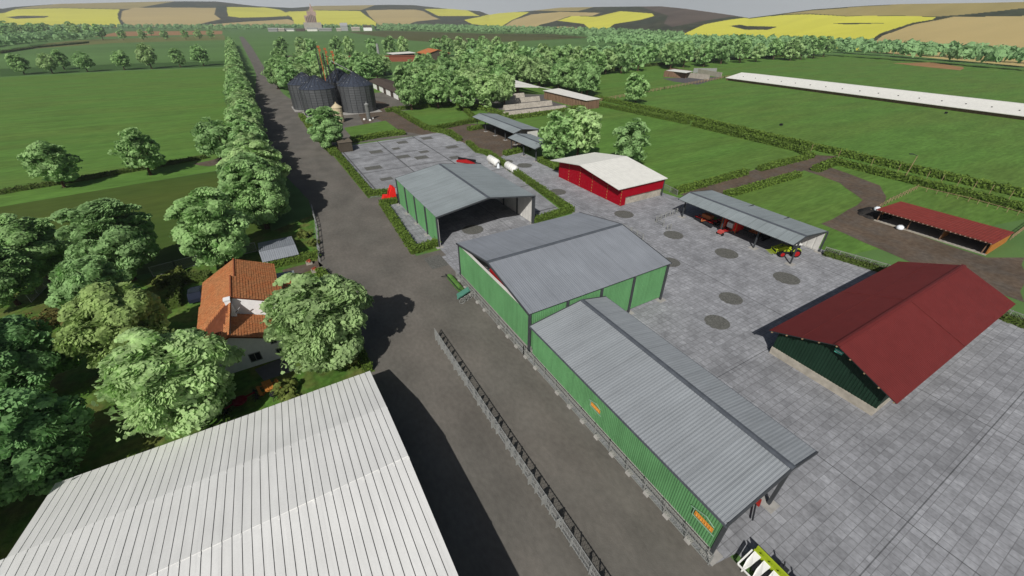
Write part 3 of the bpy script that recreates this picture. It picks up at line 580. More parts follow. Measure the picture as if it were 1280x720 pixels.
hedge([(64.0, 113.5), (72.8, 114.8)], 1.8, 1.2, 'short hedge behind the white gas tanks', HG, 12, .28, seed=11)
hedge([(69.1, 101.7), (69.2, 93.6), (75.5, 100.8)], 1.6, 1.3, 'small hedge corner at the near end of the red walled barn', HG, 20, .22, seed=12)
hedge([(83.3, 63.3), (111.2, 64.2)], 1.6, 1.2, 'hedge between the lawn and the brown track, left of the track', HG, 14, .24, seed=13)
hedge([(118.3, 64.1), (143.6, 64.1), (146.3, 68.8)], 1.6, 1.2, 'hedge on the far side of the brown track junction', HG, 12, .26, seed=14)
hedge([(92.1, 55.7), (121.7, 55.7)], 1.6, 1.2, 'hedge on the near side of the brown track behind the implement shed', HG, 14, .24, seed=15)
hedge([(157.4, 181.4), (157.5, 122.2), (154.3, 71.9), (153.6, 41.9), (153.5, 18.2)], 2.2, 1.5, 'very long outer hedge between the two pastures', HG, 9, .34, seed=16)
hedge([(145.7, 163.8), (149.3, 116.1)], 2.0, 1.4, 'inner field hedge, left piece before the gap', HG, 9, .34, seed=17)
hedge([(148.5, 111.5), (147.4, 68.1)], 2.0, 1.4, 'inner field hedge, middle piece between two gaps', HG, 10, .32, seed=18)
hedge([(131.2, 55.8), (142.9, 56.8), (142.4, 37.7), (140.7, 15.3)], 2.0, 1.4, 'inner field hedge, right piece beyond the red shelter', HG, 10, .30, seed=19)
hedge([(82.1, 27.9), (84.0, 19.7), (84.6, 14.8)], 1.0, .9, 'low hedge behind the mesh fence right of the implement shed', HG, 24, .18, L_hedgeD, 20)
hedge([(84.0, 7.4), (84.1, 2.0)], 1.2, .9, 'low hedge behind the mesh fence at the right picture edge', HG, 24, .18, L_hedgeD, 21)
hedge([(-59.6, 145.9), (-40.5, 150.1), (-17.3, 156.8)], 1.3, .9, 'low field hedge crossing the left meadow', HG, 14, .24, L_hedgeD, 22)
hedge([(-4.9, 73.6), (2.2, 73.4)], 1.1, 1.1, 'clipped hedge beside the grey garage', HG, 34, .15, seed=23)
hedge([(1.9, 66.9), (2.5, 62.8), (3.1, 60.4)], 1.1, 1.0, 'short hedge at the garden gate by the road', HG, 34, .15, seed=24)
hedge([(2.9, 44.9), (2.9, 42.8), (3.1, 40.1)], .9, 1.1, 'narrow hedge between the farmhouse lawn and the road', HG, 34, .15, seed=25)
hedge([(-14.3, 74.3), (-18.5, 75.9), (-18.2, 68.0)], 1.2, 1.3, 'dark hedge around the parked car behind the farmhouse', HG, 28, .17, L_hedgeD, 26)
hedge([(173.1, 297.4), (231.6, 275.5), (365.7, 306.9), (545.1, 293.7)], 3, 1.6, 'dark hedge line in front of the long wooded belt', HG, 2.2, .7, L_hedgeD, 27)
hedge([(-245.8, 796.6), (-244.8, 921.4), (-212.7, 1054.0)], 3, 1.8, 'dark hedge line along the distant left wood', HG, 1.6, .8, L_hedgeD, 28)


def bush(x, y, r, h, m, label, seed, group='garden shrubs'):
    rs = np.random.RandomState(seed); o = thing('shrub', label, 'shrub', (x, y, 0), group)
    me = cards_to_mesh('foliage', crown_cards(rs, r, h * .45, h * .5, 16, 70, .2, .8), m)
    c = bpy.data.objects.new('foliage', me); COL.objects.link(c); c.parent = o
    s = MB()
    for k in range(5):
        a = k * 1.26; s.tube([(x, y, 0), (x + math.cos(a) * r * .5, y + math.sin(a) * r * .5, h * .6)], [.05, .015], 5)
    s.build('stem', M_trunk, o); return o
for k, (p, r, h, m, lab) in enumerate([
    ((-5.9, 41.2), 1.5, 1.3, L_bush, 'yellow-green shrub in front of the picnic table against the white barn'),
    ((1.8, 43.4), 1.6, 1.2, L_bush, 'shrub at the corner of the front lawn'),
    ((-20.5, 76.2), 1.6, 1.5, L_bush, 'left of the two pale shrubs by the chain-link fence'),
    ((-18.9, 78.1), 1.5, 1.5, L_bush, 'right of the two pale shrubs by the chain-link fence'),
    ((-32.8, 72.3), 2.6, 1.6, L_brown, 'big brown-green shrub in the left grove, right half'),
    ((-36.2, 72.2), 2.4, 1.5, L_brown, 'brown-green shrub in the left grove at the picture edge'),
    ((1.3, 83.6), 1.3, 1.4, L_bush, 'shrub between the grey garage and the road fence'),
    ((2.4, 79.0), 1.1, 1.2, L_bush, 'smaller shrub by the road fence beside the garage'),
    ((-28.7, 66.7), 1.8, 1.4, L_brown, 'low brown shrub under the yellow-green tree'),
]): bush(p[0], p[1], r, h, m, lab, 40 + k)
# ---------------------------------------------------------------- big farm buildings
def post_set(root, pts, z, w=.28, foot=True, m=None):
    for (x, y) in pts:
        B(x - w/2, y - w/2, .05, x + w/2, y + w/2, z).build('post', m or M_steel, root)
        if foot: B(x - .65, y - .65, .0, x + .65, y + .65, .12).build('footing', M_conc2, root)

# white-roofed barn in the near left corner: shallow curved roof in overlapping sheet courses
wb = thing('white_roofed_barn', 'big barn with a ribbed white sheet roof beside the road, nearest to the viewer', 'barn', (-10, 12, 0))
prof = [(36.5, 3.1), (28.9, 4.95), (22.1, 5.9), (12, 6.0), (2, 5.9), (-5, 5.2), (-12.5, 2.95)]
XR, XL = 2.98, -23.4
sheet = MB(); step_ = .60; n = int((XR - XL) / step_)
for j, ((ya, za), (yb, zb)) in enumerate(zip(prof[:-1], prof[1:])):
    dz = .05 if j in (1, 2, 3) else 0.0
    xl = XL - (.45 if 0 < j < 5 else 0)
    k0 = int((XR - xl) / step_)
    off = .07 * (j % 2)
    for k in range(k0 + 1):
        a = XR - k * step_ - off * 0; b = max(a - step_ + .055, xl)
        if b >= a: continue
        sx = rnd.uniform(-.012, .012)
        sheet.slab([(b, ya + .12, za + dz + sx), (b, yb - .05, zb + dz + sx + .04), (a, yb - .05, zb + dz + sx + .04), (a, ya + .12, za + dz + sx)][::-1], .05)
        if k % 2 == 0: sheet.cb((a - .03, ya - .25, za + dz + .03), (.10, .22, .04), 0)
under = MB()
for (ya, za), (yb, zb) in zip(prof[:-1], prof[1:]):
    under.slab([(XL, ya, za - .06), (XL, yb, zb - .06), (XR - .03, yb, zb - .06), (XR - .03, ya, za - .06)][::-1], .08)
under.build('roof_lining', M_seam, wb); sheet.build('roof', M_white, wb)
w = MB(); w.prism([(2.55, y, z - .25) for y, z in prof[1:-1]] + [(2.55, -12, 0), (2.55, 36.0, 0)] , (-.2, 0, 0)) if False else None
for xx in (2.5, -23.0):
    mbw = MB(); mbw.prism([(xx, 36.0, 0), (xx, 36.0, 2.9)] + [(xx, y, z - .2) for y, z in prof[1:-1]] + [(xx, -12, 2.9), (xx, -12, 0)], (-.25, 0, 0)); mbw.build('gable_wall', M_inwhite, wb)
B(-23, 35.75, 0, 2.25, 36.0, 2.8).build('side_wall', M_inwhite, wb)
bd = MB()
for (ya, za), (yb, zb) in zip(prof[:-1], prof[1:]): bd.bar((2.93, ya, za - .16), (2.93, yb, zb - .16), .08, .2)
bd.build('verge_board', M_steel, wb)

def gable_roof_y(root, x0, xr, x1, y0, y1, z0, zr, z1, m, period=.33, amp=.045, cap=True):
    """ridge along Y"""
    for nm, (xa, za) in (('roof', (x0, z0)), ('roof', (x1, z1))):
        mb = MB(); mb.corr((xa, y0, za), (xa, y1, za), (xr, y0, zr), period, amp if xa < xr else amp * .4); mb.build(nm, m, root)
        ln = MB(); ln.slab([(xa + (.05 if xa < xr else -.05), y0 + .05, za - .06), (xr, y0 + .05, zr - .06), (xr, y1 - .05, zr - .06), (xa + (.05 if xa < xr else -.05), y1 - .05, za - .06)], .05); ln.build('roof_lining', M_steel, root)
    if cap:
        c = MB(); c.slab([(xr - .3, y0 - .02, zr + .03), (xr, y0 - .02, zr + .10), (xr, y1 + .02, zr + .10), (xr - .3, y1 + .02, zr + .03)], .05); c.slab([(xr, y0 - .02, zr + .10), (xr + .3, y0 - .02, zr + .03), (xr + .3, y1 + .02, zr + .03), (xr, y1 + .02, zr + .10)], .05)
        c.build('ridge_cap', M_ridge, root)
    for yy in (y0, y1):
        t = MB(); t.bar((x0, yy, z0 - .06), (xr, yy, zr - .06), .14, .24); t.bar((xr, yy, zr - .06), (x1, yy, z1 - .06), .14, .24); t.build('verge_beam', M_steel, root)

def gable_roof_x(root, y0, yr, y1, x0, x1, z0, zr, z1, m, period=.33, amp=.045, cap=True, mcap=None, beam=True, lining=None):
    for ya, za in ((y0, z0), (y1, z1)):
        mb = MB(); mb.corr((x0, ya, za), (x1, ya, za), (x0, yr, zr), period, amp); mb.build('roof', m, root)
        s = .05 if ya < yr else -.05
        ln = MB(); ln.slab([(x0 + .05, ya + s, za - .06), (x0 + .05, yr, zr - .06), (x1 - .05, yr, zr - .06), (x1 - .05, ya + s, za - .06)], .05); ln.build('roof_lining', lining or M_steel, root)
    if cap:
        c = MB(); c.slab([(x0 - .02, yr - .3, zr + .03), (x0 - .02, yr, zr + .10), (x1 + .02, yr, zr + .10), (x1 + .02, yr - .3, zr + .03)], .05); c.slab([(x0 - .02, yr, zr + .10), (x0 - .02, yr + .3, zr + .03), (x1 + .02, yr + .3, zr + .03), (x1 + .02, yr, zr + .10)], .05)
        c.build('ridge_cap', mcap or M_ridge, root)
    if beam:
        for xx in (x0, x1):
            t = MB(); t.bar((xx, y0, z0 - .06), (xx, yr, zr - .06), .14, .24); t.bar((xx, yr, zr - .06), (xx, y1, z1 - .06), .14, .24); t.build('verge_beam', M_steel, root)

def clad(root, A, B_, z0, z1, m, name='wall', period=.25, amp=.035, th=.1, back=None):
    """vertical ribbed cladding between ground points A and B_ with a flat inner face"""
    mb = MB(); mb.corr((A[0], A[1], z0), (B_[0], B_[1], z0), (A[0], A[1], z1), period, amp); o = mb.build(name, m, root)
    d = Vector((B_[0] - A[0], B_[1] - A[1], 0)).normalized(); nx = Vector((d.y, -d.x, 0))
    return o

# middle barn (ridge along X)
b2 = thing('green_barn', 'square green barn with a wide grey roof in the middle of the yard', 'barn', (33.5, 43.5, 0))
gable_roof_x(b2, 32.8, 43.5, 54.2, 21.4, 45.7, 6.45, 8.35, 6.45, M_roofY, .30, .02)
mb = MB(); mb.corr((21.75, 54, .9), (21.75, 33.2, .9), (21.75, 54, 6.25), .28, .04); mb.build('wall', M_green, b2)
B(21.8, 33.2, .9, 21.9, 54, 6.2).build('inner_wall', M_inwhite, b2)
mb = MB(); mb.corr((21.8, 33.15, .5), (45.2, 33.15, .5), (21.8, 33.15, 6.3), .28, .04); mb.build('wall', M_greenX, b2)
B(21.9, 33.2, .5, 45.2, 33.3, 6.3).build('inner_wall', M_inwhite, b2)
B(21.7, 33.0, .0, 22.1, 54, .9).build('plinth', M_conc2, b2)
B(21.62, 33.0, 6.25, 21.98, 54.1, 6.34).build('wall_coping', M_inwhite, b2)
post_set(b2, [(21.72, 33.05), (45.35, 33.0), (38.8, 33.0), (33, 33.02), (27.4, 33.02), (21.75, 54.05), (45.35, 54), (33, 54)], 6.35)
B(21.95, 53.95, .5, 38, 54.05, 6.3).build('rear_wall', M_inwhite, b2)

# long barn (ridge along Y)
lb = thing('long_barn', 'long low green barn with ribbed grey roof and orange signs, nearest the viewer', 'barn', (27, 19, 0))
gable_roof_y(lb, 21.45, 29.25, 33.35, 5.5, 32.55, 4.85, 5.95, 5.05, M_roofX, .31, .028)
mb = MB(); mb.corr((21.7, 32.2, .7), (21.7, 5.75, .7), (21.7, 32.2, 4.75), .22, .04); mb.build('wall', M_green, lb)
B(21.75, 5.75, .7, 21.85, 32.2, 4.7).build('inner_wall', M_inwhite, lb)
B(21.6, 5.7, 0, 21.95, 32.2, .7).build('plinth', M_conc2, lb)
post_set(lb, [(21.72, 5.6), (29.6, 5.72), (33.2, 14.5), (33.2, 23.5), (33.2, 32.3), (29.3, 32.3)], 4.9, .26)
e = MB(); e.bar((21.45, 5.45, 4.72), (21.45, 32.6, 4.72), .12, .2); e.build('gutter', M_ridge, lb)
e = MB(); e.bar((33.4, 5.45, 4.93), (33.4, 32.6, 4.93), .12, .16); e.build('gutter', M_ridge, lb)
for yc, s in ((7.0, .78), (20.1, .64)):      # signs on the wall facing the road
    sg = thing('company_sign', 'orange lettered house-outline sign at the ' + ('near end' if yc < 10 else 'middle') + ' of the long green wall', 'sign', (21.6, yc, 2.9))
    hw, z0 = 1.3 * s, 2.5
    bdm = MB(); bdm.box(21.52, yc - hw * .82, z0 + .08, 21.58, yc + hw * .82, z0 + .08 + .62 * s); bdm.build('name_band', mat('sign_orange', (.62, .25, .04), var=.05), sg)
    ol = MB()
    ol.bar((21.55, yc - hw * 1.05, z0 - .12), (21.55, yc + hw * .95, z0 - .12), .05, .07); ol.bar((21.55, yc + hw * .95, z0 - .12), (21.55, yc + hw * .95, z0 + .95 * s), .05, .09)
    ol.bar((21.55, yc + hw * 1.25, z0 + .80 * s), (21.55, yc, z0 + 1.42 * s), .05, .08); ol.bar((21.55, yc, z0 + 1.42 * s), (21.55, yc - hw * .8, z0 + .98 * s), .05, .08)
    ol.build('house_outline', mat('pale_line', (.24, .38, .27), var=.02), sg)
    lt = MB()
    for k in range(7):
        yk = yc + hw * (.66 - k * .21); lt.bar((21.50, yk, z0 + .22), (21.50, yk, z0 + .22 + .34 * s), .03, .05 * s + .02)
        if k % 2 == 0: lt.bar((21.50, yk, z0 + .24), (21.50, yk - .13 * s, z0 + .24), .03, .05)
    lt.build('lettering', mat('sign_letters', (.75, .42, .12), var=.02), sg)

# open hangar
hg = thing('open_hangar', 'open ended steel hangar with green side wall and grey roof, beyond the green barn', 'hangar', (33, 78, 0))
gable_roof_y(hg, 22.6, 33.3, 43.75, 65.8, 90.6, 6.15, 7.75, 6.15, M_roofH, .33, .04)
mb = MB(); mb.corr((22.85, 90.4, .15), (22.85, 66.1, .15), (22.85, 90.4, 6.0), .3, .04); mb.build('wall', M_green, hg)
B(22.9, 66.1, .15, 23.0, 90.4, 6.0).build('inner_wall', M_inwhite, hg)
mb = MB(); mb.corr((43.4, 66.1, .15), (43.4, 90.4, .15), (43.4, 66.1, 6.0), 1.1, .05, .9); mb.build('wall', M_inwhite, hg)
B(43.46, 66.1, .15, 43.55, 90.4, 6.0).build('outer_wall', M_inwhite, hg)
post_set(hg, [(22.7, y) for y in (66.1, 72.2, 78.3, 84.4, 90.4)], 6.0, .24)
post_set(hg, [(43.3, y) for y in (66.1, 72.2, 78.3, 84.4, 90.4)], 6.0, .26, foot=False)
post_set(hg, [(43.62, 66.0)], 6.0, .3)
post_set(hg, [(33.2, 90.3)], 7.5, .24)
tr = MB()
for yy in (72.2, 78.3, 84.4): tr.bar((22.9, yy, 5.9), (33.3, yy, 7.5), .16, .25); tr.bar((33.3, yy, 7.5), (43.4, yy, 5.9), .16, .25)
tr.build('roof_frame', M_steel, hg)

# maroon barn on the right
rb = thing('maroon_roofed_barn', 'dark green barn on a concrete base under a big maroon roof at the right', 'barn', (64, 11.5, 0))
gable_roof_x(rb, 4.75, 11.4, 18.2, 47.4, 81.6, 3.65, 6.35, 3.65, M_maroon, .30, .02, cap=True, mcap=M_maroon, beam=False)
sm = MB()
for sgn, ya, za in ((1, 4.75, 3.65), (-1, 18.2, 3.65)):
    for xx in (64.5,):
        sm.bar((xx, ya, za + .05), (xx, 11.4, 6.40), .09, .05)
sm.bar((47.6, 14.8, 5.05), (81.4, 14.8, 5.05), .05, .04)
sm.build('roof_joint', M_maroonS, rb)
p1 = MB(); p1.box(48.4, 5.9, 0, 48.7, 17.5, 1.05); p1.build('plinth', M_conc, rb)
B(48.7, 5.9, 0, 80.2, 6.15, 1.05).build('plinth', M_conc, rb)
B(48.7, 17.25, 0, 80.2, 17.5, 1.05).build('plinth', M_conc, rb)
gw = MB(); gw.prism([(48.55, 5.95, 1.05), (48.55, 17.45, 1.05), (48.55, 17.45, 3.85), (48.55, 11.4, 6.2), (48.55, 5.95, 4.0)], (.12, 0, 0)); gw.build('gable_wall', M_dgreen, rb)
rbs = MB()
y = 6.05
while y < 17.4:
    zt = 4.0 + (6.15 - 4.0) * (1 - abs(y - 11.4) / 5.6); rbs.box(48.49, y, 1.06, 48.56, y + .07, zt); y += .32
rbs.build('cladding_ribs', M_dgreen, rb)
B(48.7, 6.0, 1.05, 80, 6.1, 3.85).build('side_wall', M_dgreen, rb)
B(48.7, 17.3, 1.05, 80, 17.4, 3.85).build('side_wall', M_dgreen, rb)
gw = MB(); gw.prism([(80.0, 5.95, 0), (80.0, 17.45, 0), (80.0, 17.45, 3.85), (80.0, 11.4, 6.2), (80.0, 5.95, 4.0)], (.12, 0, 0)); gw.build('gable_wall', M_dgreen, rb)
lm = thing('gable_lamp', 'turquoise lamp box under the apex of the maroon roof', 'lamp', (48.3, 11.2, 5.2))
lb_ = MB(); lb_.box(48.05, 10.75, 5.35, 48.5, 11.6, 5.5); lb_.box(48.1, 10.8, 5.05, 48.48, 11.55, 5.2); lb_.build('housing', mat('turquoise', (.10, .42, .32)), lm)
B(48.15, 10.85, 5.2, 48.45, 11.5, 5.35).build('lens', M_whiteP, lm)
pe = MB()
for k in range(9):
    y = 5.0 + k * 1.6; z = 3.5 + 2.7 * (1 - abs(y - 11.4) / 6.7); pe.box(47.35, y - .07, z - .06, 47.6, y + .07, z + .05)
pe.build('purlin_ends', M_fencewood, rb)

# red walled barn
rw = thing('red_walled_barn', 'barn with bright red walls and a pale cream roof beyond the yard', 'barn', (72, 76.5, 0))
gable_roof_x(rw, 63.6, 77.8, 90.2, 64.2, 79.6, 4.35, 6.1, 4.2, M_pale, .9, .02, cap=False, beam=False, lining=M_pale)
mb = MB(); mb.prism([(65.9, 64.3, 0), (65.9, 88.2, 0), (65.9, 88.2, 4.25), (65.9, 77.8, 5.95), (65.9, 64.3, 4.4)], (.15, 0, 0)); mb.build('side_wall', M_redwall, rw)
B(65.9, 64.15, 0, 67.3, 64.3, 4.3).build('corner_panel', M_redwall, rw)
B(67.3, 64.15, 1.9, 79.0, 64.3, 4.3).build('front_wall', M_redwall, rw)
B(67.3, 64.45, 0, 79.0, 64.65, 1.9).build('lower_wall', M_conc, rw)
B(78.9, 64.3, 1.9, 79.05, 88.2, 4.3).build('side_wall', M_redwall, rw)
j = MB()
for yy in (64.22, 68.9, 74.4, 79.2, 83.8):
    z = .3
    while z < 4.6: j.box(65.84, yy - .045, z, 65.89, yy + .045, z + .38); z += .75
j.build('dashed_joint', M_yellowS, rw)
post_set(rw, [(79.1, 64.1)], 4.2, .2, foot=False)

# implement shed (open front towards the yard)
cs = thing('implement_shed', 'long open fronted implement shed with grey roof and machines inside', 'shed', (77, 41, 0))
gable_roof_y(cs, 71.7, 75.0, 82.4, 29.3, 53.6, 4.1, 5.0, 4.1, M_roofH, .33, .04)
mb = MB(); mb.corr((82.0, 29.5, .3), (82.0, 53.3, .3), (82.0, 29.5, 4.05), 1.1, .05, .9); mb.build('back_wall', M_inwhite, cs)
B(82.07, 29.5, .1, 82.17, 53.3, 4.0).build('outer_wall', M_inwhite, cs)
post_set(cs, [(73.2, y) for y in (29.3, 36.2, 43.4, 52.8)], 4.3, .22)
post_set(cs, [(82.2, 29.2)], 4.0, .22)
tr = MB()
for yy in (36.2, 43.4): tr.bar((73.2, yy, 4.2), (82, yy, 4.3), .14, .2)
tr.build('roof_frame', M_steel, cs)

# open stock shelter with maroon roof
ss = thing('stock_shelter', 'low orange timber stock shelter with a maroon mono-pitch roof by the brown track', 'shelter', (112, 22, 0))
rf = MB(); rf.corr((105.9, 13.2, 2.65), (105.9, 31.4, 2.65), (117.8, 13.2, 2.05), .5, .03); rf.build('roof', M_shelter, ss)
rf = MB(); rf.slab([(106, 13.25, 2.6), (117.7, 13.25, 2.0), (117.7, 31.35, 2.0), (106, 31.35, 2.6)], .12); rf.build('roof_lining', M_wood, ss)
rs_ = MB()
for k in range(26): rs_.box(105.84, 13.4 + k * .7, 2.5, 105.9, 13.6 + k * .7, 2.66)
rs_.build('eave_scallops', mat('eave_edge', (.35, .22, .18)), ss)
B(106.9, 13.3, 0, 107.2, 31.1, .22).build('front_kerb', M_conc, ss)
B(107.2, 13.6, .02, 117, 31, .07).build('shelter_floor', M_conc2, ss)
en = MB(); en.prism([(107.2, 13.35, 0), (117.3, 13.35, 0), (117.3, 13.35, 1.98), (106.6, 13.35, 2.5), (106.6, 13.35, 2.2)], (0, .18, 0)); en.build('end_wall', M_woodO, ss)
en = MB(); en.prism([(109.5, 30.9, 0), (117.3, 30.9, 0), (117.3, 30.9, 1.9), (109.5, 30.9, 2.3)], (0, .18, 0)); en.build('end_wall', M_woodO, ss)
B(117.1, 13.5, 0, 117.3, 31, 1.9).build('back_wall', M_woodO, ss)
for yy in (20.2,):
    en = MB(); en.prism([(107.6, yy, 0), (112, yy, 0), (112, yy, 2.2), (107.6, yy, 2.45)], (0, .15, 0)); en.build('partition', M_woodO, ss)
post_set(ss, [(107.1, y) for y in (14, 20.2, 25.4, 30.6)], 2.5, .16, foot=False, m=M_wood)

# twin open sheds beyond the gas tanks
sa = thing('open_steel_shed', 'farther open steel shed with a bright grey roof beyond the slab yard', 'shed', (76, 136, 0))
gable_roof_y(sa, 71.4, 74.6, 82, 121.5, 153, 4.1, 5.1, 4.2, M_roofH, .6, .04)
post_set(sa, [(72.9, y) for y in (123, 130, 137.5, 145, 152)], 4.3, .24)
mb = MB(); mb.corr((81.2, 121.7, .1), (81.2, 152.8, .1), (81.2, 121.7, 4.1), 1.1, .06, .9); mb.build('back_wall', M_inwhite, sa)
B(76.5, 121.6, .1, 81.2, 121.7, 4).build('end_wall', M_inwhite, sa); post_set(sa, [(81, 121.5), (76.5, 121.5), (74.5, 121.5)], 4.2, .2, foot=False)
sb = thing('small_open_shed', 'nearer and smaller open shed with grey roof beside the pair of trees', 'shed', (71, 110, 0))
gable_roof_y(sb, 67.2, 70.4, 76, 102.2, 118.2, 3.95, 4.9, 4.0, M_roofH, .6, .04)
post_set(sb, [(68.2, 103), (68.2, 110), (68.2, 117.6), (75.6, 103)], 4.1, .22)

# silage bunkers, boarded shed, pale roof
for k, (y, x0, x1) in enumerate([(165.5, 92, 125), (179.5, 100, 126), (193.5, 108, 127), (207, 116, 128)]):
    bk = thing('bunker_wall', ['nearest', 'second', 'third', 'farthest'][k] + ' stepped concrete wall of the silage bunkers', 'wall', (x0, y, 0), 'silage bunker walls')
    m_ = MB()
    x = x0
    while x < x1: m_.prism([(x, y - 1.2, 0), (x, y + 1.2, 0), (x, y + .2, 2.1), (x, y - .2, 2.1)], (2.9, 0, 0)); x += 3.0
    m_.build('concrete_segments', M_conc, bk)
bs = thing('boarded_shed', 'brown boarded shed with a flat white roof beside the silage bunkers', 'shed', (139, 179, 0))
rf = MB(); rf.slab([(133.4, 160.8, 4.0), (133.4, 197, 4.0), (144, 197.5, 4.3), (142, 161, 4.1)], .15); rf.build('roof', M_pale, bs)
for nm, a in (('wall', (134, 161.3, 0, 134.2, 196.5, 3.85)), ('wall', (134.2, 161.3, 0, 141.5, 161.5, 3.9)), ('wall', (141.5, 161.3, 0, 141.7, 196.5, 4))): B(*a).build(nm, M_wood, bs)
bt = MB()
for k in range(30): bt.box(133.9, 161.8 + k * 1.18, 0, 134, 161.95 + k * 1.18, 3.8)
bt.build('batten', M_fencewood, bs)
ws = thing('flat_white_roof_store', 'low store with a white flat roof in front of the belt of trees', 'shed', (133, 232, 0))
rf = MB(); rf.slab([(133.0, 256.6) + (4,), (143.5, 250.5) + (4,), (139.6, 207.5) + (4,), (140.7, 194.7) + (4,), (122.5, 221.1) + (4,)][:4], .2); rf.slab([(119.5, 222, 4), (131.4, 254, 4), (135, 230, 4), (138, 208, 4)], .2); rf.build('roof', M_pale, ws)
B(124, 222, 0, 134, 240, 3.7).build('wall', M_wood, ws)

# low brown building with white doors
db = thing('brown_roofed_store', 'low store with a dark brown roof and white doors beyond the silos', 'building', (72, 262, 0))
rf = MB()
rf.slab([(65.5, 228, 3.2), (65.5, 290, 3.2), (71, 290, 4.6), (71, 228, 4.6)][::-1], .2); rf.slab([(71, 228, 4.6), (71, 290, 4.6), (78, 290, 3.4), (78, 228, 3.4)][::-1], .2); rf.build('roof', M_darkroof, db)
B(66, 228.5, 0, 77.5, 289.5, 3.1).build('wall', M_darkroof, db)
for yy in (231, 245, 259, 273):
    B(65.85, yy, .1, 66, yy + 8, 2.8).build('door', M_whiteP, db)
wl = thing('white_cottage_wall', 'piece of white building seen between the trunks of the wood', 'building', (92, 212, 0))
B(88, 212, 0, 94, 222, 3.4).build('wall', M_whiteW, wl)
rf = MB(); rf.slab([(87.5, 211.5, 3.4), (87.5, 222.5, 3.4), (91, 222.5, 4.8), (91, 211.5, 4.8)][::-1], .15); rf.slab([(91, 211.5, 4.8), (91, 222.5, 4.8), (94.5, 222.5, 3.4), (94.5, 211.5, 3.4)][::-1], .15); rf.build('roof', M_darkroof, wl)

# white long roof on the right, pen beside it
tn = thing('long_white_roof_house', 'very long low livestock house with a white roof on the right pasture', 'building', (300, 130, 0))
L_ = [(294.3, 204.5), (335, 221.7)]
a0, a1 = Vector((283, 205, 0)), Vector((262, -40, 0))
for nm, pts in (('roof', None),):
    rf = MB()
    A_, B_ = (284.3, 197.7), (276.5, 50.3); C_, D_ = (295.4, 194.3), (289.8, 54.9)
    k_ = 1.55; B_ = (A_[0] + (B_[0] - A_[0]) * k_, A_[1] + (B_[1] - A_[1]) * k_); D_ = (C_[0] + (D_[0] - C_[0]) * k_, C_[1] + (D_[1] - C_[1]) * k_)
    rf.slab([(*A_, 1.7), (*B_, 1.7), (*D_, 4.6), (*C_, 4.6)], .25)
    rf.slab([(*C_, 4.6), (*D_, 4.6), (D_[0] + 26, D_[1], 2), (C_[0] + 26, C_[1] + 5, 2)], .25)
    rf.build('roof', M_pale, tn)
wq = MB(); wq.prism([(A_[0] + 1.2, A_[1] - 1, 0), (B_[0] + 1.2, B_[1] + 1, 0), (D_[0] + 24, D_[1], 0), (C_[0] + 24, C_[1] + 2, 0)], (0, 0, 1.5)); wq.build('wall', M_wood, tn)
eb = MB(); eb.prism([(A_[0] + .5, A_[1] - .4, 0), (C_[0] + 25, C_[1] + 4, 0), (C_[0] + 25, C_[1] + 4, 1.8), (C_[0], C_[1] - .4, 4.3), (A_[0] + .5, A_[1] - .4, 1.4)], (0, -1, 0)); eb.build('end_wall', M_wood, tn)
dt = MB()
for k in range(24):
    t_ = .04 + k * .04; x_ = (A_[0] + (B_[0] - A_[0]) * t_) * .6 + (C_[0] + (D_[0] - C_[0]) * t_) * .4; y_ = (A_[1] + (B_[1] - A_[1]) * t_) * .6 + (C_[1] + (D_[1] - C_[1]) * t_) * .4; dt.box(x_, y_, 2.8, x_ + .35, y_ + .5, 3.1)
dt.build('roof_vents', M_dark, tn)
cp = thing('cattle_shed', 'small boarded cattle shed with a white roof at the pen on the right pasture', 'shed', (268, 228, 0))
rf = MB(); rf.slab([(265.7, 233.7) + (4,), (265.7, 215.8) + (4,), (277.9, 220.4) + (4,), (277.2, 236.6) + (4,)], .2); rf.build('roof', M_pale, cp)
q = [(263.3, 233.4), (269.8, 218.8), (283.9, 227.1), (283.8, 245.2)]
wmb = MB(); wmb.prism([(p[0], p[1], 0) for p in q], (0, 0, 3.7)); wmb.build('wall', M_wood, cp)
for k, (a, b) in enumerate([((275.0, 221.1), (276.4, 204.6)), ((301.9, 234.6), (295.4, 209.2)), ((303.2, 240.2), (318.8, 231.1))]):
    pw = thing('pen_wall', ['front', 'middle', 'rear dark'][k] + ' concrete panel wall of the cattle pen', 'wall', (a[0], a[1], 0), 'cattle pen walls')
    m_ = MB(); m_.bar((a[0], a[1], 1.6), (b[0], b[1], 1.6), .5, 3.2); m_.build('panel', M_conc if k < 2 else M_galvd, pw)

# garage
gr = thing('grey_garage', 'grey roofed garage beside the road hedge behind the farmhouse', 'garage', (-3, 75, 0))
ga, gb2, gd, ge, gf = (-6.1, 73.4), (-0.4, 73.4), (-6.2, 75.2), (-0.2, 75.5), (-6.4, 81.6)
rf = MB(); rf.corr((*ga, 1.4), (*gb2, 1.4), (*gd, 2.6), .3, .03); rf.build('roof', M_roofY, gr)
rf = MB(); rf.corr((*gd, 2.62), (gd[0] + gb2[0] - ga[0], gd[1] + gb2[1] - ga[1], 2.62), (*gf, 1.5), .3, .03); rf.build('roof', M_roofY, gr)
wq = MB(); x0_, x1_ = ga[0] + .35, gb2[0] - .35
wq.prism([(x0_, ga[1] + .3, 0), (x0_, gf[1] - .3, 0), (x0_, gf[1] - .3, 1.45), (x0_, gd[1], 2.45), (x0_, ga[1] + .3, 1.4)], (x1_ - x0_, gb2[1] - ga[1], 0)); wq.build('wall', M_whiteW, gr)

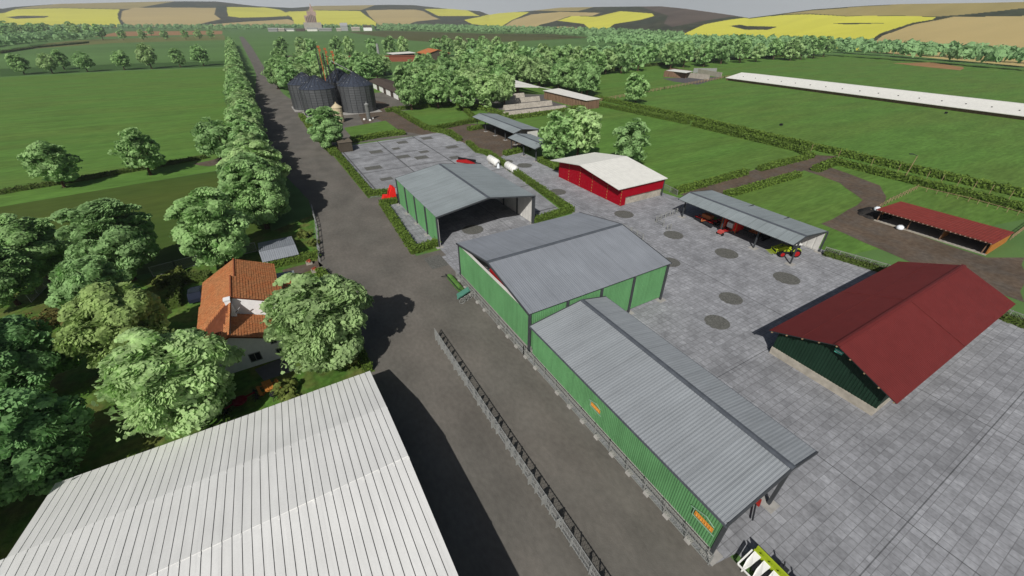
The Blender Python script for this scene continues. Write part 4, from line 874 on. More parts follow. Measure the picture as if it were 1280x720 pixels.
# farmhouse: three blocks of different height under orange tiles
M_tile = mat('clay_tile', (.46, .20, .085), rough=.75, var=.25, scale=4, big=.2, bigscale=.9, tint=(.38, .14, .055), tintscale=.9)
M_tiledark = mat('tile_joint', (.12, .04, .02))
M_ridgetile = mat('ridge_tile', (.30, .10, .045), var=.2)
def tiled(root, A, Bp, C, D, rows, cols, name='roof'):
    """A eave start, Bp eave end, C ridge end, D ridge start; stepped tile courses and a few darker joints"""
    A, Bp, C, D = [Vector(q) for q in (A, Bp, C, D)]; nn = (Bp - A).cross(D - A).normalized()
    if nn.z < 0: nn = -nn
    mb = MB()
    for r in range(rows):
        t0, t1 = r / rows, (r + 1) / rows + .01
        L0, R0 = A.lerp(D, t0), Bp.lerp(C, t0); L1, R1 = A.lerp(D, min(t1, 1)), Bp.lerp(C, min(t1, 1)); h = .055
        for c in range(cols):
            u0, u1 = c / cols, (c + .90) / cols; w = rnd.uniform(-.01, .01)
            p = [L0.lerp(R0, u0) + nn * (h + w), L0.lerp(R0, u1) + nn * (h + w), L1.lerp(R1, u1) + nn * w, L1.lerp(R1, u0) + nn * w]
            q = [L0.lerp(R0, u0) - nn * .01, L0.lerp(R0, u1) - nn * .01]
            mb.add(p + q, [(0, 1, 2, 3), (4, 5, 1, 0)])
    o = mb.build(name, M_tile, root)
    u = MB(); u.add([A - nn * .02, Bp - nn * .02, C - nn * .02, D - nn * .02, A - nn * .16, Bp - nn * .16, C - nn * .16, D - nn * .16], [(0, 1, 2, 3), (7, 6, 5, 4), (0, 4, 5, 1), (1, 5, 6, 2), (2, 6, 7, 3), (3, 7, 4, 0)])
    u.build('roof_underlay', M_tiledark, root); return o
fh = thing('farmhouse', 'white farmhouse with stepped orange clay tile roofs among the garden trees', 'house', (-9, 56, 0))
for (y0, y1, xr, zr, xw, zw, xe, ze, tr_) in ((46.9, 52.0, -9.7, 5.9, -13.8, 3.9, -4.9, 3.75, 14), (52.0, 57.6, -8.8, 8.0, -13.4, 4.6, -3.6, 5.5, 14), (57.6, 64.2, -8.6, 7.25, -13.2, 4.7, -4.0, 5.1, 16)):
    tiled(fh, (xe, y0, ze), (xe, y1, ze), (xr, y1, zr), (xr, y0, zr), 18, int((y1 - y0) / .26))
    if y0 < 50:
        tiled(fh, (xw, y0, zw), (-13.4, 52.0, 4.6), (-8.8, 52.0, 8.0), (xr, y0, zr), 18, int((y1 - y0) / .26))
        ck_ = MB(); ck_.prism([(-9.72, 46.95, 5.75), (-9.72, 51.98, 5.75), (-8.85, 51.98, 7.9)], (.1, 0, -.05)); ck_.build('cheek_wall', M_whiteW, fh)
    else: tiled(fh, (xw, y0, zw), (xw, y1, zw), (xr, y1, zr), (xr, y0, zr), 18, int((y1 - y0) / .26))
    rt = MB(); rt.tube([(xr, y0 - .02, zr + .02), (xr, y1 + .02, zr + .02)], .12, 8); rt.build('ridge', M_ridgetile, fh)
    yi = y0 + (1.1 if y0 < 50 else .12); yj = y1 - .12
    wl_ = MB(); wl_.prism([(xw + .5, yi, 0), (xe - .5, yi, 0), (xe - .5, yi, ze + .12), (xr, yi, zr - .22), (xw + .5, yi, zw + .2)], (0, yj - yi, 0)); wl_.build('wall', M_whiteW, fh)
def window(root, x, y, z, w, h, face):
    """frame, bars and pane set into a wall; face 's' looks to -Y, 'e' to +X"""
    f = MB(); p = MB()
    if face == 's':
        for a in ((x - w/2, x - w/2 + .08), (x + w/2 - .08, x + w/2), (x - .03, x + .03)): f.box(a[0], y - .07, z, a[1], y, z + h)
        for b in ((z, z + .08), (z + h - .08, z + h)): f.box(x - w/2, y - .075, b[0], x + w/2, y, b[1])
        p.box(x - w/2 + .05, y - .03, z + .05, x + w/2 - .05, y - .004, z + h - .05)
    else:
        for a in ((y - w/2, y - w/2 + .08), (y + w/2 - .08, y + w/2), (y - .03, y + .03)): f.box(x, a[0], z, x + .07, a[1], z + h)
        for b in ((z, z + .08), (z + h - .08, z + h)): f.box(x, y - w/2, b[0], x + .075, y + w/2, b[1])
        p.box(x + .004, y - w/2 + .05, z + .05, x + .03, y + w/2 - .05, z + h - .05)
    o = f.build('window', M_galvd, root); p.build('pane', M_glass, o)
window(fh, -8.35, 48.0, .75, 1.3, 1.25, 's'); window(fh, -5.95, 48.0, 2.5, .7, 1.0, 's'); window(fh, -5.75, 48.0, .6, .7, 1.0, 's')
window(fh, -4.1, 54.5, 3.2, 1.2, 1.2, 'e'); window(fh, -4.1, 54.5, .8, 1.2, 1.2, 'e'); window(fh, -4.5, 61, .8, 1.2, 1.2, 'e')
ch = MB(); ch.box(-9.5, 51.3, 5.2, -8.9, 51.95, 8.0); ch.box(-9.56, 51.24, 8.0, -8.84, 52.0, 8.15); ch.build('chimney', M_whiteW, fh)
vp = MB(); vp.tube([(-8.9, 51.2, 6.2), (-8.2, 51.0, 6.9)], .05, 6); vp.build('vent_pipe', M_galv, fh)
tiled(fh, (-2.0, 55.4, 3.7), (-2.0, 60.2, 3.7), (-4.4, 60.8, 4.6), (-4.4, 55.0, 4.6), 8, 16, 'porch_roof')
B(-4.4, 55.6, 0, -2.5, 60, 3.8).build('porch_wall', M_whiteW, fh)
po = MB(); po.slab([(-4.6, 62.0, 2.9), (-4.6, 65.4, 2.9), (-1.8, 65.4, 2.7), (-1.8, 62.0, 2.7)], .12); po.build('porch_canopy', M_roofH, fh)
for yy in (62.2, 65.2): B(-2.0, yy, 0, -1.9, yy + .1, 2.65).build('porch_post', M_galv, fh)

# ---------------------------------------------------------------- silos and tower
def silo(x, y, r, h, hr, label, group, m=M_siloB, mr=M_siloR, name='grain_silo', n=20, hoop=True):
    o = thing(name, label, 'silo', (x, y, 0), group)
    b = MB(); prof_ = [(r, 0)]
    z = 0
    while z < h - .1:
        prof_ += [(r, z + .02), (r + .05, z + .5)]; z += 1.0
    prof_ += [(r, h)]
    b.lathe((x, y, .1), prof_, n); b.build('wall', m, o)
    c = MB(); c.lathe((x, y, .1), [(r + .15, h), (r * .12, h + hr), (r * .12, h + hr + .35), (.05, h + hr + .45)], n); c.build('roof', mr, o)
    if hoop:
        s = MB()
        for k in range(n):
            a = 2 * math.pi * k / n; ca, sa_ = math.cos(a), math.sin(a)
            s.bar((x + ca * (r + .07), y + sa_ * (r + .07), .1), (x + ca * (r + .07), y + sa_ * (r + .07), h), .12)
            s.bar((x + ca * (r + .1), y + sa_ * (r + .1), h + .16), (x + ca * r * .15, y + sa_ * r * .15, h + hr + .12), .1)
        s.build('stiffener', M_dark, o)
        rr = random.Random(int(x * 7))
        for k in range(14):
            t = rr.uniform(.15, .9); a = rr.uniform(0, 6.28); q = r * (1 - t) + r * .12 * t
            lp = MB(); lp.cb((x + math.cos(a) * q, y + math.sin(a) * q, h + hr * t + .25), (.38, .28, .18), a); lp.build('roof_hatch', M_galv, o)
        B(x - r - .5, y - r - .5, 0, x + r + .5, y + r + .5, .12).build('base_slab', M_conc2, o)
    return o
GS = 'big grain silos'
silo(25.8, 212.5, 7.4, 10.5, 4.4, 'front left big dark grain silo beside the road', GS)
silo(41.8, 212.0, 7.6, 10.8, 4.6, 'front right big dark grain silo beside the slim tank', GS)
silo(23.0, 230.5, 7.2, 10.5, 4.2, 'rear left big dark grain silo at the road edge', GS)
silo(38.6, 229.5, 7.4, 10.8, 4.8, 'rear right big dark grain silo next to the elevator legs', GS)
silo(28.6, 190.5, 2.0, 5.6, 1.5, 'small beige tank silo in front of the dark silos', 'small tanks by the silos', M_beige, M_beige, 'tank_silo', 16, False)
silo(40.2, 188.7, .8, 6.0, .6, 'slim grey tank silo on splayed feet before the right silo', 'small tanks by the silos', mat('grey_tank', (.14, .145, .14)), M_galvd, 'tank_silo', 12, False)
for k in range(3):
    a = k * 2.1 + .5; f = thing('ballast_block', ['left', 'right', 'front'][k] + ' white foot block under the slim tank silo', 'block', (40.2, 188.7, 0), 'foot blocks of the slim tank')
    m_ = MB(); m_.lathe((40.2 + math.cos(a) * 2, 188.7 + math.sin(a) * 2, 0), [(.5, 0), (.5, .35), (.3, .6)], 10); m_.build('block_body', M_whiteP, f)
et = thing('grain_elevator', 'tall elevator tower with orange pipes and dark lattice between the silos', 'tower', (31, 221, 0))
lt = MB()
for (x, y) in ((29.9, 219.9), (32.3, 219.9), (32.3, 222.3), (29.9, 222.3)): lt.bar((x, y, 0), (x, y, 23), .22)
for k in range(9):
    z = k * 2.55; q = [(29.9, 219.9), (32.3, 219.9), (32.3, 222.3), (29.9, 222.3)]
    for i_ in range(4): lt.bar((*q[i_], z), (*q[(i_ + 1) % 4], z + 2.5), .12)
lt.build('lattice', M_dark, et)
for k, (x, y, zt) in enumerate([(28.2, 219.0, 25.5), (31.0, 221.0, 24.5), (34.0, 223, 23.2)]):
    p_ = MB(); x += 2.6; p_.bar((x, y, 9 if k == 0 else 18.5), (x, y, zt), .26, .32); p_.cb((x, y, zt), (1.0, .7, .8)); p_.cb((x + .4, y, zt - 1.2), (.6, .5, 1)); p_.build('elevator_leg', M_orangeP, et)
    d_ = MB(); d_.bar((x, y, .2), (x, y, 9 if k == 0 else 18.5), .5); d_.build('lower_leg', M_dark, et)
cpz = MB()
for (x, y) in ((41.8, 212), (38.6, 229.5)): cpz.tube([(35, 221, 20), (x, y, 15.8)], .14, 6)
cpz.build('spout', M_galvd, et)

# far buildings
fr = thing('rust_roofed_hall', 'rust orange roofed hall rising behind the open row of trees', 'building', (172, 430, 0))
c_ = (173.4, 449.9)
rf = MB(); x, y = c_
rf.slab([(x - 13, y - 6, 6), (x, y - 6, 9.5), (x, y + 22, 9.5), (x - 13, y + 22, 6)][::-1], .4); rf.slab([(x, y - 6, 9.5), (x + 13, y - 6, 6), (x + 13, y + 22, 6), (x, y + 22, 9.5)][::-1], .4); rf.build('roof', mat('rust_roof', (.45, .16, .06)), fr)
wl_ = MB(); wl_.prism([(x - 12, y - 5, 0), (x + 12, y - 5, 0), (x + 12, y - 5, 5.8), (x, y - 5, 9.1), (x - 12, y - 5, 5.8)], (0, 26, 0)); wl_.build('wall', M_brownbox, fr)
f2 = thing('pale_roofed_hall', 'pale roofed hall beside the rust orange one', 'building', (150, 450, 0))
rf = MB(); rf.slab([(x - 42, y + 10, 6), (x - 42, y + 30, 6), (x - 18, y + 30, 6.5), (x - 18, y + 10, 6.5)][::-1], .4); rf.build('roof', M_pale, f2)
B(x - 40, y + 12, 0, x - 19, y + 28, 5.6).build('wall', M_brownbox, f2)
lw = thing('long_red_brown_wall', 'long low red-brown building line behind the open row of trees', 'building', (*(88.0, 478.5), 0))
for k, (a, b, m_) in enumerate([((35.2, 509.2), (66.3, 481.2), M_brownbox), ((66.3, 481.2), (150.5, 447.3), mat('red_brown', (.22, .075, .045)))]):
    mm_ = MB(); mm_.bar((a[0], a[1], 2.2), (b[0], b[1], 2.2), 5, 4.4); mm_.build('wall', m_, lw)
    mm_ = MB(); mm_.bar((a[0], a[1], 4.7), (b[0], b[1], 4.7), 6, .6); mm_.build('roof', mat('red_brown', (.22, .075, .045)) if k else M_darkroof, lw)
for k, (a, h_, lab) in enumerate([((128.0, 498.9), 13, 'taller'), ((169.0, 463.5), 8, 'shorter')]):
    ck = thing('chimney_stack', lab + ' grey chimney stack behind the open row of trees', 'chimney', (*a, 0), 'chimney stacks')
    m_ = MB(); m_.lathe((*a, 0), [(1.6, 0), (1.2, h_), (1.3, h_ + .4)], 12); m_.build('stack', M_galvd, ck)
vil = [(342, 39.6, 26, 9, M_galvd, 'blue grey barn at the left end of the village'), (352, 39.2, 20, 8, M_conc, 'cream house left in the village'), (362, 39, 30, 7, M_pale, 'long white hall in the village'), (376, 39.2, 26, 7, M_brownbox, 'brown house in the village'),
       (391, 39, 30, 9, M_pale, 'white hall below the tall tower'), (407, 39, 38, 8, M_galvd, 'long dark grey hall in the village'), (424, 39, 14, 8, M_conc, 'small cream house in the village'), (431, 38.6, 22, 20, M_galv, 'round topped grey tank in the village'),
       (445, 38.6, 26, 10, M_conc, 'pair of cream tanks at the village edge'), (460, 38.5, 26, 14, M_darkroof, 'tall dark house with white front in the village'), (474, 38, 24, 10, M_dark, 'dark shed at the right end of the village')]
VP_ = {342: (114.1, 1647.3), 352: (138.7, 1673.5), 362: (162.4, 1680.6), 376: (190.7, 1643.2), 391: (226.0, 1643.6), 407: (261.1, 1623.2), 424: (298.3, 1601.5), 431: (321.5, 1631.5), 445: (352.9, 1613.2), 460: (389.0, 1603.4), 474: (434.2, 1635.1)}
for px, py, w_, h_, m_, lab in vil:
    x, y = VP_[px]
    v = thing('village_house', lab, 'house', (x, y, 0), 'distant village')
    ca, sa_ = math.cos(R(-14)), math.sin(R(-14)); ux = Vector((ca, sa_, 0)) * w_ / 2; uy = Vector((-sa_, ca, 0)) * 7; c0 = Vector((x, y, 0))
    mb_ = MB(); mb_.prism([c0 - ux - uy, c0 + ux - uy, c0 + ux + uy, c0 - ux + uy], (0, 0, h_ * .7)); mb_.build('wall', m_ if m_ is not M_darkroof else M_whiteW, v)
    z = Vector((0, 0, h_ * .7)); zt = Vector((0, 0, h_ * 1.1)); rf = MB()
    ux *= 1.04; rf.slab([c0 - ux - uy * 1.1 + z, c0 + ux - uy * 1.1 + z, c0 + ux + zt, c0 - ux + zt], .3); rf.slab([c0 - ux + zt, c0 + ux + zt, c0 + ux + uy * 1.1 + z, c0 - ux + uy * 1.1 + z], .3); rf.build('roof', M_galvd if m_ is M_pale else m_, v)
x, y = (251.4, 1803.3)
M_twr = mat('tower_stone', (.42, .30, .26), var=.15, scale=.1)
tw = thing('stepped_tower', 'tall stepped stone tower above the distant village', 'tower', (x, y, 0), None)
t_ = MB(); t_.box(x - 26, y - 16, 0, x + 27, y + 16, 22); t_.build('base_block', mat('tower_base', (.42, .38, .34), var=.1, scale=.1), tw)
t_ = MB(); t_.box(x - 19, y - 11, 22, x + 15, y + 11, 42); t_.box(x - 9, y - 9, 42, x + 18, y + 9, 54); t_.box(x + 2, y - 6, 54, x + 12, y + 6, 63); t_.build('upper_storeys', M_twr, tw)
t_ = MB(); t_.tube([(x + 7, y, 63), (x + 7, y, 76)], [4, .5], 6); t_.build('spire', M_twr, tw)
t_ = MB()
for k in range(6): t_.box(x - 17 + k * 5.5, y - 11.8, 22, x - 15 + k * 5.5, y - 11, 46 - abs(k - 3) * 3)
t_.build('stone_piers', M_brownbox, tw)
# ---------------------------------------------------------------- fences
def rail_fence(pts, h, step, rails, label, m=None, name='rail_fence', group='fences', pw=.12, mesh=False, meshm=None, rail_w=.05, lean=0, boards=None, parts_posts=True, nposts=95):
    m = m or M_fencewood; o = thing(name, label, 'fence', (pts[0][0], pts[0][1], 0), group); rl = MB(); np_ = 0; pl = MB(); wr = MB(); rr = random.Random(int(abs(pts[0][0] * 10)))
    extra = MB()
    for a, b in zip(pts[:-1], pts[1:]):
        L = math.hypot(b[0] - a[0], b[1] - a[1]); n = max(1, round(L / step)); ux, uy = (b[0] - a[0]) / L, (b[1] - a[1]) / L
        for k in range(n + 1):
            x = a[0] + ux * L * k / n; y = a[1] + uy * L * k / n; hh = h * (1 + rr.uniform(-.04, .04) * (lean > 0)); dx, dy = rr.uniform(-lean, lean), rr.uniform(-lean, lean)
            if np_ < nposts:
                q = MB(); q.bar((x, y, -.1), (x + dx, y + dy, hh + .06), pw); q.build('post', m, o); np_ += 1
            else: extra.bar((x, y, -.1), (x + dx, y + dy, hh + .06), pw)
        for z in rails: rl.bar((a[0], a[1], z * h), (b[0], b[1], z * h), rail_w, rail_w * 1.6)
        if mesh:
            s = .16 if mesh is True else mesh; k = 0
            while k * s < L + h:      # diagonal wires clipped to the panel
                for sg in (1, -1):
                    t0 = k * s - (h if sg > 0 else 0); t1 = t0 + h * sg if sg > 0 else k * s - h
                    p0, p1 = (t0, 0), (t0 + h, h)
                    if sg < 0: p0, p1 = (k * s, 0), (k * s - h, h)
                    (u0, z0), (u1, z1) = p0, p1
                    if u0 > u1: (u0, z0), (u1, z1) = (u1, z1), (u0, z0)
                    if u1 <= 0 or u0 >= L: continue
                    if u0 < 0: z0 += (z1 - z0) * (-u0) / (u1 - u0); u0 = 0
                    if u1 > L: z1 = z0 + (z1 - z0) * (L - u0) / (u1 - u0); u1 = L
                    if abs(u1 - u0) < .02: continue
                    wr.bar((a[0] + ux * u0, a[1] + uy * u0, z0 + .05), (a[0] + ux * u1, a[1] + uy * u1, z1 + .05), .016)
                k += 1
        if boards:
            w_, gap, z0, z1 = boards; t = .2
            while t < L - w_:
                ww = w_ * rr.uniform(.55, 1.25); zz = z1 * rr.uniform(.86, 1.04)
                if rr.random() < .86: pl = MB(); pl.bar((a[0] + ux * (t + ww / 2), a[1] + uy * (t + ww / 2), z0), (a[0] + ux * (t + ww / 2), a[1] + uy * (t + ww / 2), zz), .05 if abs(uy) > .7 else ww, ww if abs(uy) > .7 else .05); pl.build('board', m, o)
                t += w_ + gap * rr.uniform(.75, 1.3)
    if rl.v: rl.build('rail', m, o)
    if wr.v: wr.build('wire_mesh', meshm or M_galv, o)
    if extra.v: extra.build('rear_posts', m, o)['kind'] = 'stuff'
    return o
rail_fence([(12.4, 41.6), (12.4, -6)], 1.8, 2.4, (.12, .5, .97), 'long grey bar fence standing in the middle of the wide road', M_galvd, 'bar_fence', pw=.08, mesh=.34, meshm=M_galv, boards=(.5, .55, .1, 1.5))
rail_fence([(21.05, 54.5), (20.9, 33), (20.9, 5.2)], 1.55, 2.3, (.1, .55, .97), 'grey mesh fence running along the road side of the green walls', M_galvd, 'mesh_fence', pw=.10, mesh=.3, meshm=M_galvd)
for k in range(21):
    y = 53.2 - k * 2.3
    if k in (5, 11): continue
    fb = MB(); fb.prism([(20.7, y - .28, 0), (21.35, y - .28, 0), (21.25, y - .28, .28), (20.8, y - .28, .28)], (0, .55, 0)); o = fb.build('concrete_block', M_conc2)
    tag(o, 'concrete foot block of the mesh fence beside the green walls', 'block', 'foot blocks along the mesh fence')
rail_fence([(-22.3, 80.1), (-19.1, 80.6), (-15.6, 81.1), (-6.9, 81.5)], 1.8, 2.6, (.05, 1.0), 'chain-link fence behind the farmhouse garden', M_galv, 'chain_link_fence', pw=.10, mesh=.28)
rail_fence([(-37.3, 80.3), (-36.4, 86.6), (-33.0, 84.6)], 1.6, 2.4, (.05, 1.0), 'chain-link fence piece inside the left grove', M_galv, 'chain_link_fence', pw=.08, mesh=.3)
rail_fence([(4.9, 97.4), (4.2, 86.7), (2.4, 71.3)], 1.2, 2.4, (.3, .95), 'thin wire fence between the garage plot and the road', M_galv, 'wire_fence', pw=.10, boards=(.3, 1.3, .1, 1.1))
rail_fence([(150.7, 174.0), (214.8, 188.1), (293.3, 205.1), (300.8, 206.1)], 1.5, 4.2, (.45, .9), 'post and rail fence crossing the right pasture to the cattle pen', M_fencewood, 'rail_fence', pw=.3, rail_w=.14)
rail_fence([(109.6, 33.3), (121.0, 34.2), (137.6, 35.0)], 1.2, 1.8, (.5, .9), 'short wooden fence climbing from the stock shelter to the hedge', M_fencewood, pw=.12, lean=.08)
rail_fence([(137.6, 35.0), (138.3, 25.3), (136.9, 15.0)], 1.0, 1.8, (.9,), 'low wire fence of thin wooden posts behind the stock shelter', M_fencewood, 'post_fence', pw=.09, lean=.10)
rail_fence([(119.4, 13.3), (134.1, 13.7)], 1.3, 1.8, (.5, .95), 'wooden fence at the right end of the stock shelter', M_fencewood, pw=.12, mesh=.5, meshm=M_fencewood)
rail_fence([(81.6, 28.2), (84.0, 19.7), (84.2, 13.7)], 1.7, 2.4, (.97,), 'mesh fence along the right edge of the paved yard behind the implement shed', M_galvd, 'mesh_fence', pw=.08, mesh=.3, meshm=M_galvd)
rail_fence([(84.0, 7.6), (84.0, 1.8)], 1.7, 2.4, (.97,), 'mesh fence at the right picture edge behind the maroon roofed barn', M_galvd, 'mesh_fence', pw=.10, mesh=.3, meshm=M_galvd)
rail_fence([(83.1, 67.4), (82.2, 62.1)], 1.4, 2.2, (.97,), 'mesh fence at the far end of the implement shed', M_galvd, 'mesh_fence', pw=.08, mesh=.3, meshm=M_galvd)
for k, (px, lab) in enumerate([((150.1, 67.6), 'first'), ((149.9, 59.4), 'second'), ((149.4, 50.3), 'third'), ((149.1, 43.7), 'fourth'), ((148.6, 37.0), 'fifth'), ((148.7, 34.0), 'sixth'), ((148.5, 30.7), 'seventh'), ((148.9, 27.7), 'eighth'), ((148.8, 24.6), 'ninth'), ((147.8, 20.9), 'tenth')]):
    pm = MB(); pm.bar((px[0], px[1], 0), (px[0] + .15, px[1] + .1, 2.3), .09); o = pm.build('fence_post', M_fencewood)
    tag(o, lab + ' pale wooden stake from the left standing behind the long outer hedge', 'post', 'stakes behind the outer hedge')

def barrier(a, b, lab, h=1.25):
    o = thing('pipe_barrier', lab, 'barrier', (a[0], a[1], 0), 'pipe barriers in the yard'); L = math.hypot(b[0] - a[0], b[1] - a[1]); n = max(1, round(L / 1.5))
    f = MB(); g_ = MB()
    for k in range(n + 1):
        x = a[0] + (b[0] - a[0]) * k / n; y = a[1] + (b[1] - a[1]) * k / n
        q = MB(); q.tube([(x, y, 0), (x, y, h)], .09, 6); q.bar((x - .35, y, .04), (x + .35, y, .04), .1); q.build('post', M_galvd, o)
    for z in (.35, .8, h - .05): f.tube([(a[0], a[1], z), (b[0], b[1], z)], .045, 6)
    f.build('rail', M_galvd, o)
for a, b, l in [((66.6, 54.0), (71.4, 54.6), 'nearest pipe barrier of the row running to the implement shed'), ((72.2, 54.6), (76.7, 55.0), 'pipe barrier meeting the front corner of the implement shed'), ((66.3, 53.7), (66.1, 51.5), 'short pipe barrier turning towards the yard'),
                ((65.2, 49.8), (66.2, 49.7), 'tiny stray barrier stub in the open yard'), ((57.7, 55.0), (57.8, 52.4), 'left half of the bent barrier behind the green barn'), ((58.2, 52.6), (57.8, 49.1), 'right half of the bent barrier behind the green barn')]: barrier(a, b, l)

# ---------------------------------------------------------------- machines
def wheel(root, x, y, r, w, rz, rim, z=None, name='wheel'):
    z = r if z is None else z
    d = Vector((math.cos(rz), math.sin(rz), 0)); c = Vector((x, y, z))
    m_ = MB(); n = 20; vs = []; prof_ = [(-.5, .62), (-.5, .88), (-.36, 1), (.36, 1), (.5, .88), (.5, .62)]
    fwd = Vector((-d.y, d.x, 0)); up = Vector((0, 0, 1))
    for q, rr in prof_:
        for k in range(n):
            a = 2 * math.pi * k / n; lug = 1.0 if k % 2 or rr < .95 else .96
            vs.append(c + d * q * w + (fwd * math.cos(a) + up * math.sin(a)) * r * rr * lug)
    fs = [(i_ * n + k, i_ * n + (k + 1) % n, (i_ + 1) * n + (k + 1) % n, (i_ + 1) * n + k) for i_ in range(5) for k in range(n)]
    m_.add(vs, fs); o = m_.build(name, M_black, root)
    p_ = MB(); p_.tube([c - d * w * .42, c - d * w * .2, c + d * w * .2, c + d * w * .42], [r * .64, r * .45, r * .45, r * .64], 16); p_.build('rim', rim, o)
    return o

# tractor, built about its own origin facing -X, then turned
tr_ = thing('tractor', 'lime green tractor with red wheel rims and a front loader at the shed end', 'tractor', (0, 0, 0))
t_ = MB(); t_.prism([(-2.3, -.42, 1.0), (-2.3, -.42, 1.55), (-1.9, -.45, 1.85), (.1, -.45, 2.0), (.1, -.45, 1.0)], (0, .87, 0)); t_.build('bonnet', M_lime, tr_)
t_ = MB(); t_.box(-2.1, -.3, .55, 1.7, .3, 1.0); t_.box(-2.45, -.35, .6, -2.1, .35, 1.1); t_.build('chassis', M_dark, tr_)
t_ = MB(); t_.box(.15, -.78, 1.0, 1.6, .78, 1.45); cab = t_.build('cab_base', M_dark, tr_)
t_ = MB(); t_.box(.22, -.74, 1.45, 1.52, .74, 2.62); t_.build('cab_glass', M_glass, tr_)
for x_, y_ in ((.2, -.76), (.2, .76), (1.52, -.76), (1.52, .76)): t_ = MB(); t_.bar((x_, y_, 1.4), (x_, y_, 2.7), .08); t_.build('cab_pillar', M_dark, tr_)
t_ = MB(); t_.slab([(.05, -.88, 2.82), (1.7, -.88, 2.82), (1.7, .88, 2.82), (.05, .88, 2.82)], .18); t_.build('cab_roof', M_whiteP, tr_)
for s_ in (-1, 1):
    wheel(tr_, 1.15, s_ * .98, .88, .5, math.pi / 2, M_red); wheel(tr_, -1.55, s_ * .92, .66, .42, math.pi / 2, M_red)
    t_ = MB(); t_.tube([(1.9, s_ * .98, 1.3), (1.6, s_ * .98, 1.75), (1.1, s_ * .98, 1.95), (.6, s_ * .98, 1.7), (.4, s_ * .98, 1.3)], .12, 6); t_.build('mudguard', M_lime, tr_)
    t_ = MB(); t_.bar((.3, s_ * .6, 1.5), (-1.2, s_ * .6, 2.2), .16, .2); t_.bar((-1.2, s_ * .6, 2.2), (-2.9, s_ * .6, 1.5), .16, .2); t_.build('loader_arm', M_lime, tr_)
t_ = MB(); t_.bar((-2.9, -.9, 1.5), (-2.9, .9, 1.5), .12); t_.bar((-2.9, -.9, .9), (-2.9, .9, .9), .12)
for s_ in (-.8, -.4, 0, .4, .8): t_.bar((-2.9, s_, .85), (-4.0, s_, .8), .06)
for s_ in (-.9, .9): t_.bar((-2.9, s_, .9), (-2.9, s_, 1.5), .1)
t_.build('fork', M_lime, tr_)
t_ = MB(); t_.tube([(-1.3, .3, 1.9), (-1.3, .3, 2.6)], .05, 6); t_.build('exhaust', M_dark, tr_)
tr_.scale = (.9, .9, .9); tr_.location = (76.0, 31.6, 0); tr_.rotation_euler = (0, 0, R(-30))

def discs(root, c, rz, n, span, r, m):
    d = Vector((math.cos(rz), math.sin(rz), 0)); c = Vector(c); q = MB()
    for k in range(n):
        p = c + d * (k / (n - 1) - .5) * span; q.tube([p - d * .03, p + d * .03], r, 12)
    q.tube([c - d * span / 2, c + d * span / 2], .05, 6); q.build('disc_gang', m, root)

dh = thing('disc_harrow', 'orange and red disc harrow in the far bay of the implement shed', 'harrow', (75.8, 48.2, 0))
for k, dx in enumerate((-1.6, -.4, .9)): discs(dh, (75.8 + dx, 48.2, .45), R(90 + (10 if k % 2 else -10)), 12, 4.6, .38, M_dark)
f = MB()
for dx in (-1.6, -.4, .9): f.bar((75.8 + dx, 46.0, 1.0), (75.8 + dx, 50.4, 1.0), .16)
for yy in (46.6, 48.2, 49.8): f.bar((73.9, yy, 1.05), (77.2, yy, 1.05), .16)
f.build('frame', M_red, dh)
f = MB(); f.box(74.6, 47.2, 1.15, 75.8, 49.2, 1.9); f.bar((73.4, 48.2, .8), (74.4, 47.6, 1.1), .14); f.bar((73.4, 48.2, .8), (74.4, 48.8, 1.1), .14); f.build('seed_box', M_orangeP, dh)
f = MB(); f.box(76.0, 46.8, 1.1, 76.3, 49.6, 1.5); f.build('rear_beam', M_oldgreen, dh)

sd_ = thing('seed_drill', 'tall folded red seed drill with its drawbar sticking out of the implement shed', 'seed drill', (75.8, 43.0, 0))
for s_ in (-1, 1):
    f = MB(); f.prism([(74.9, 43.0 + s_ * 1.0, .8), (77.4, 43.0 + s_ * 1.0, .8), (77.4, 43.0 + s_ * 1.0, 3.1), (74.9, 43.0 + s_ * 1.0, 2.9)], (0, s_ * .55, 0)); f.build('folded_wing', M_bred, sd_)
    f = MB(); f.bar((74.8, 43 + s_ * 1.6, .5), (74.8, 43 + s_ * 1.6, 3.1), .14); f.bar((74.8, 43 + s_ * .9, .6), (74.8, 43 + s_ * .9, 2.9), .1); f.build('wing_edge', M_orangeP, sd_)
    wheel(sd_, 76.2, 43.0 + s_ * 1.1, .5, .4, math.pi / 2, M_red)
f = MB(); f.box(75.2, 42.3, 1.0, 76.8, 43.7, 2.0); f.build('hopper', M_whiteP, sd_)
f = MB(); f.bar((75.2, 43.0, .8), (72.9, 43.0, .6), .22); f.bar((75.2, 42.2, .8), (73.6, 42.9, .6), .12); f.bar((75.2, 43.8, .8), (73.6, 43.1, .6), .12); f.build('drawbar', M_red, sd_)
f = MB(); f.box(72.3, 42.6, .45, 73.2, 43.5, .95); f.build('hitch_block', mat('faded_red', (.5, .08, .07)), sd_)
for s_ in (-1, 1): wheel(sd_, 72.7, 43.0 + s_ * .55, .32, .22, math.pi / 2, M_dark)

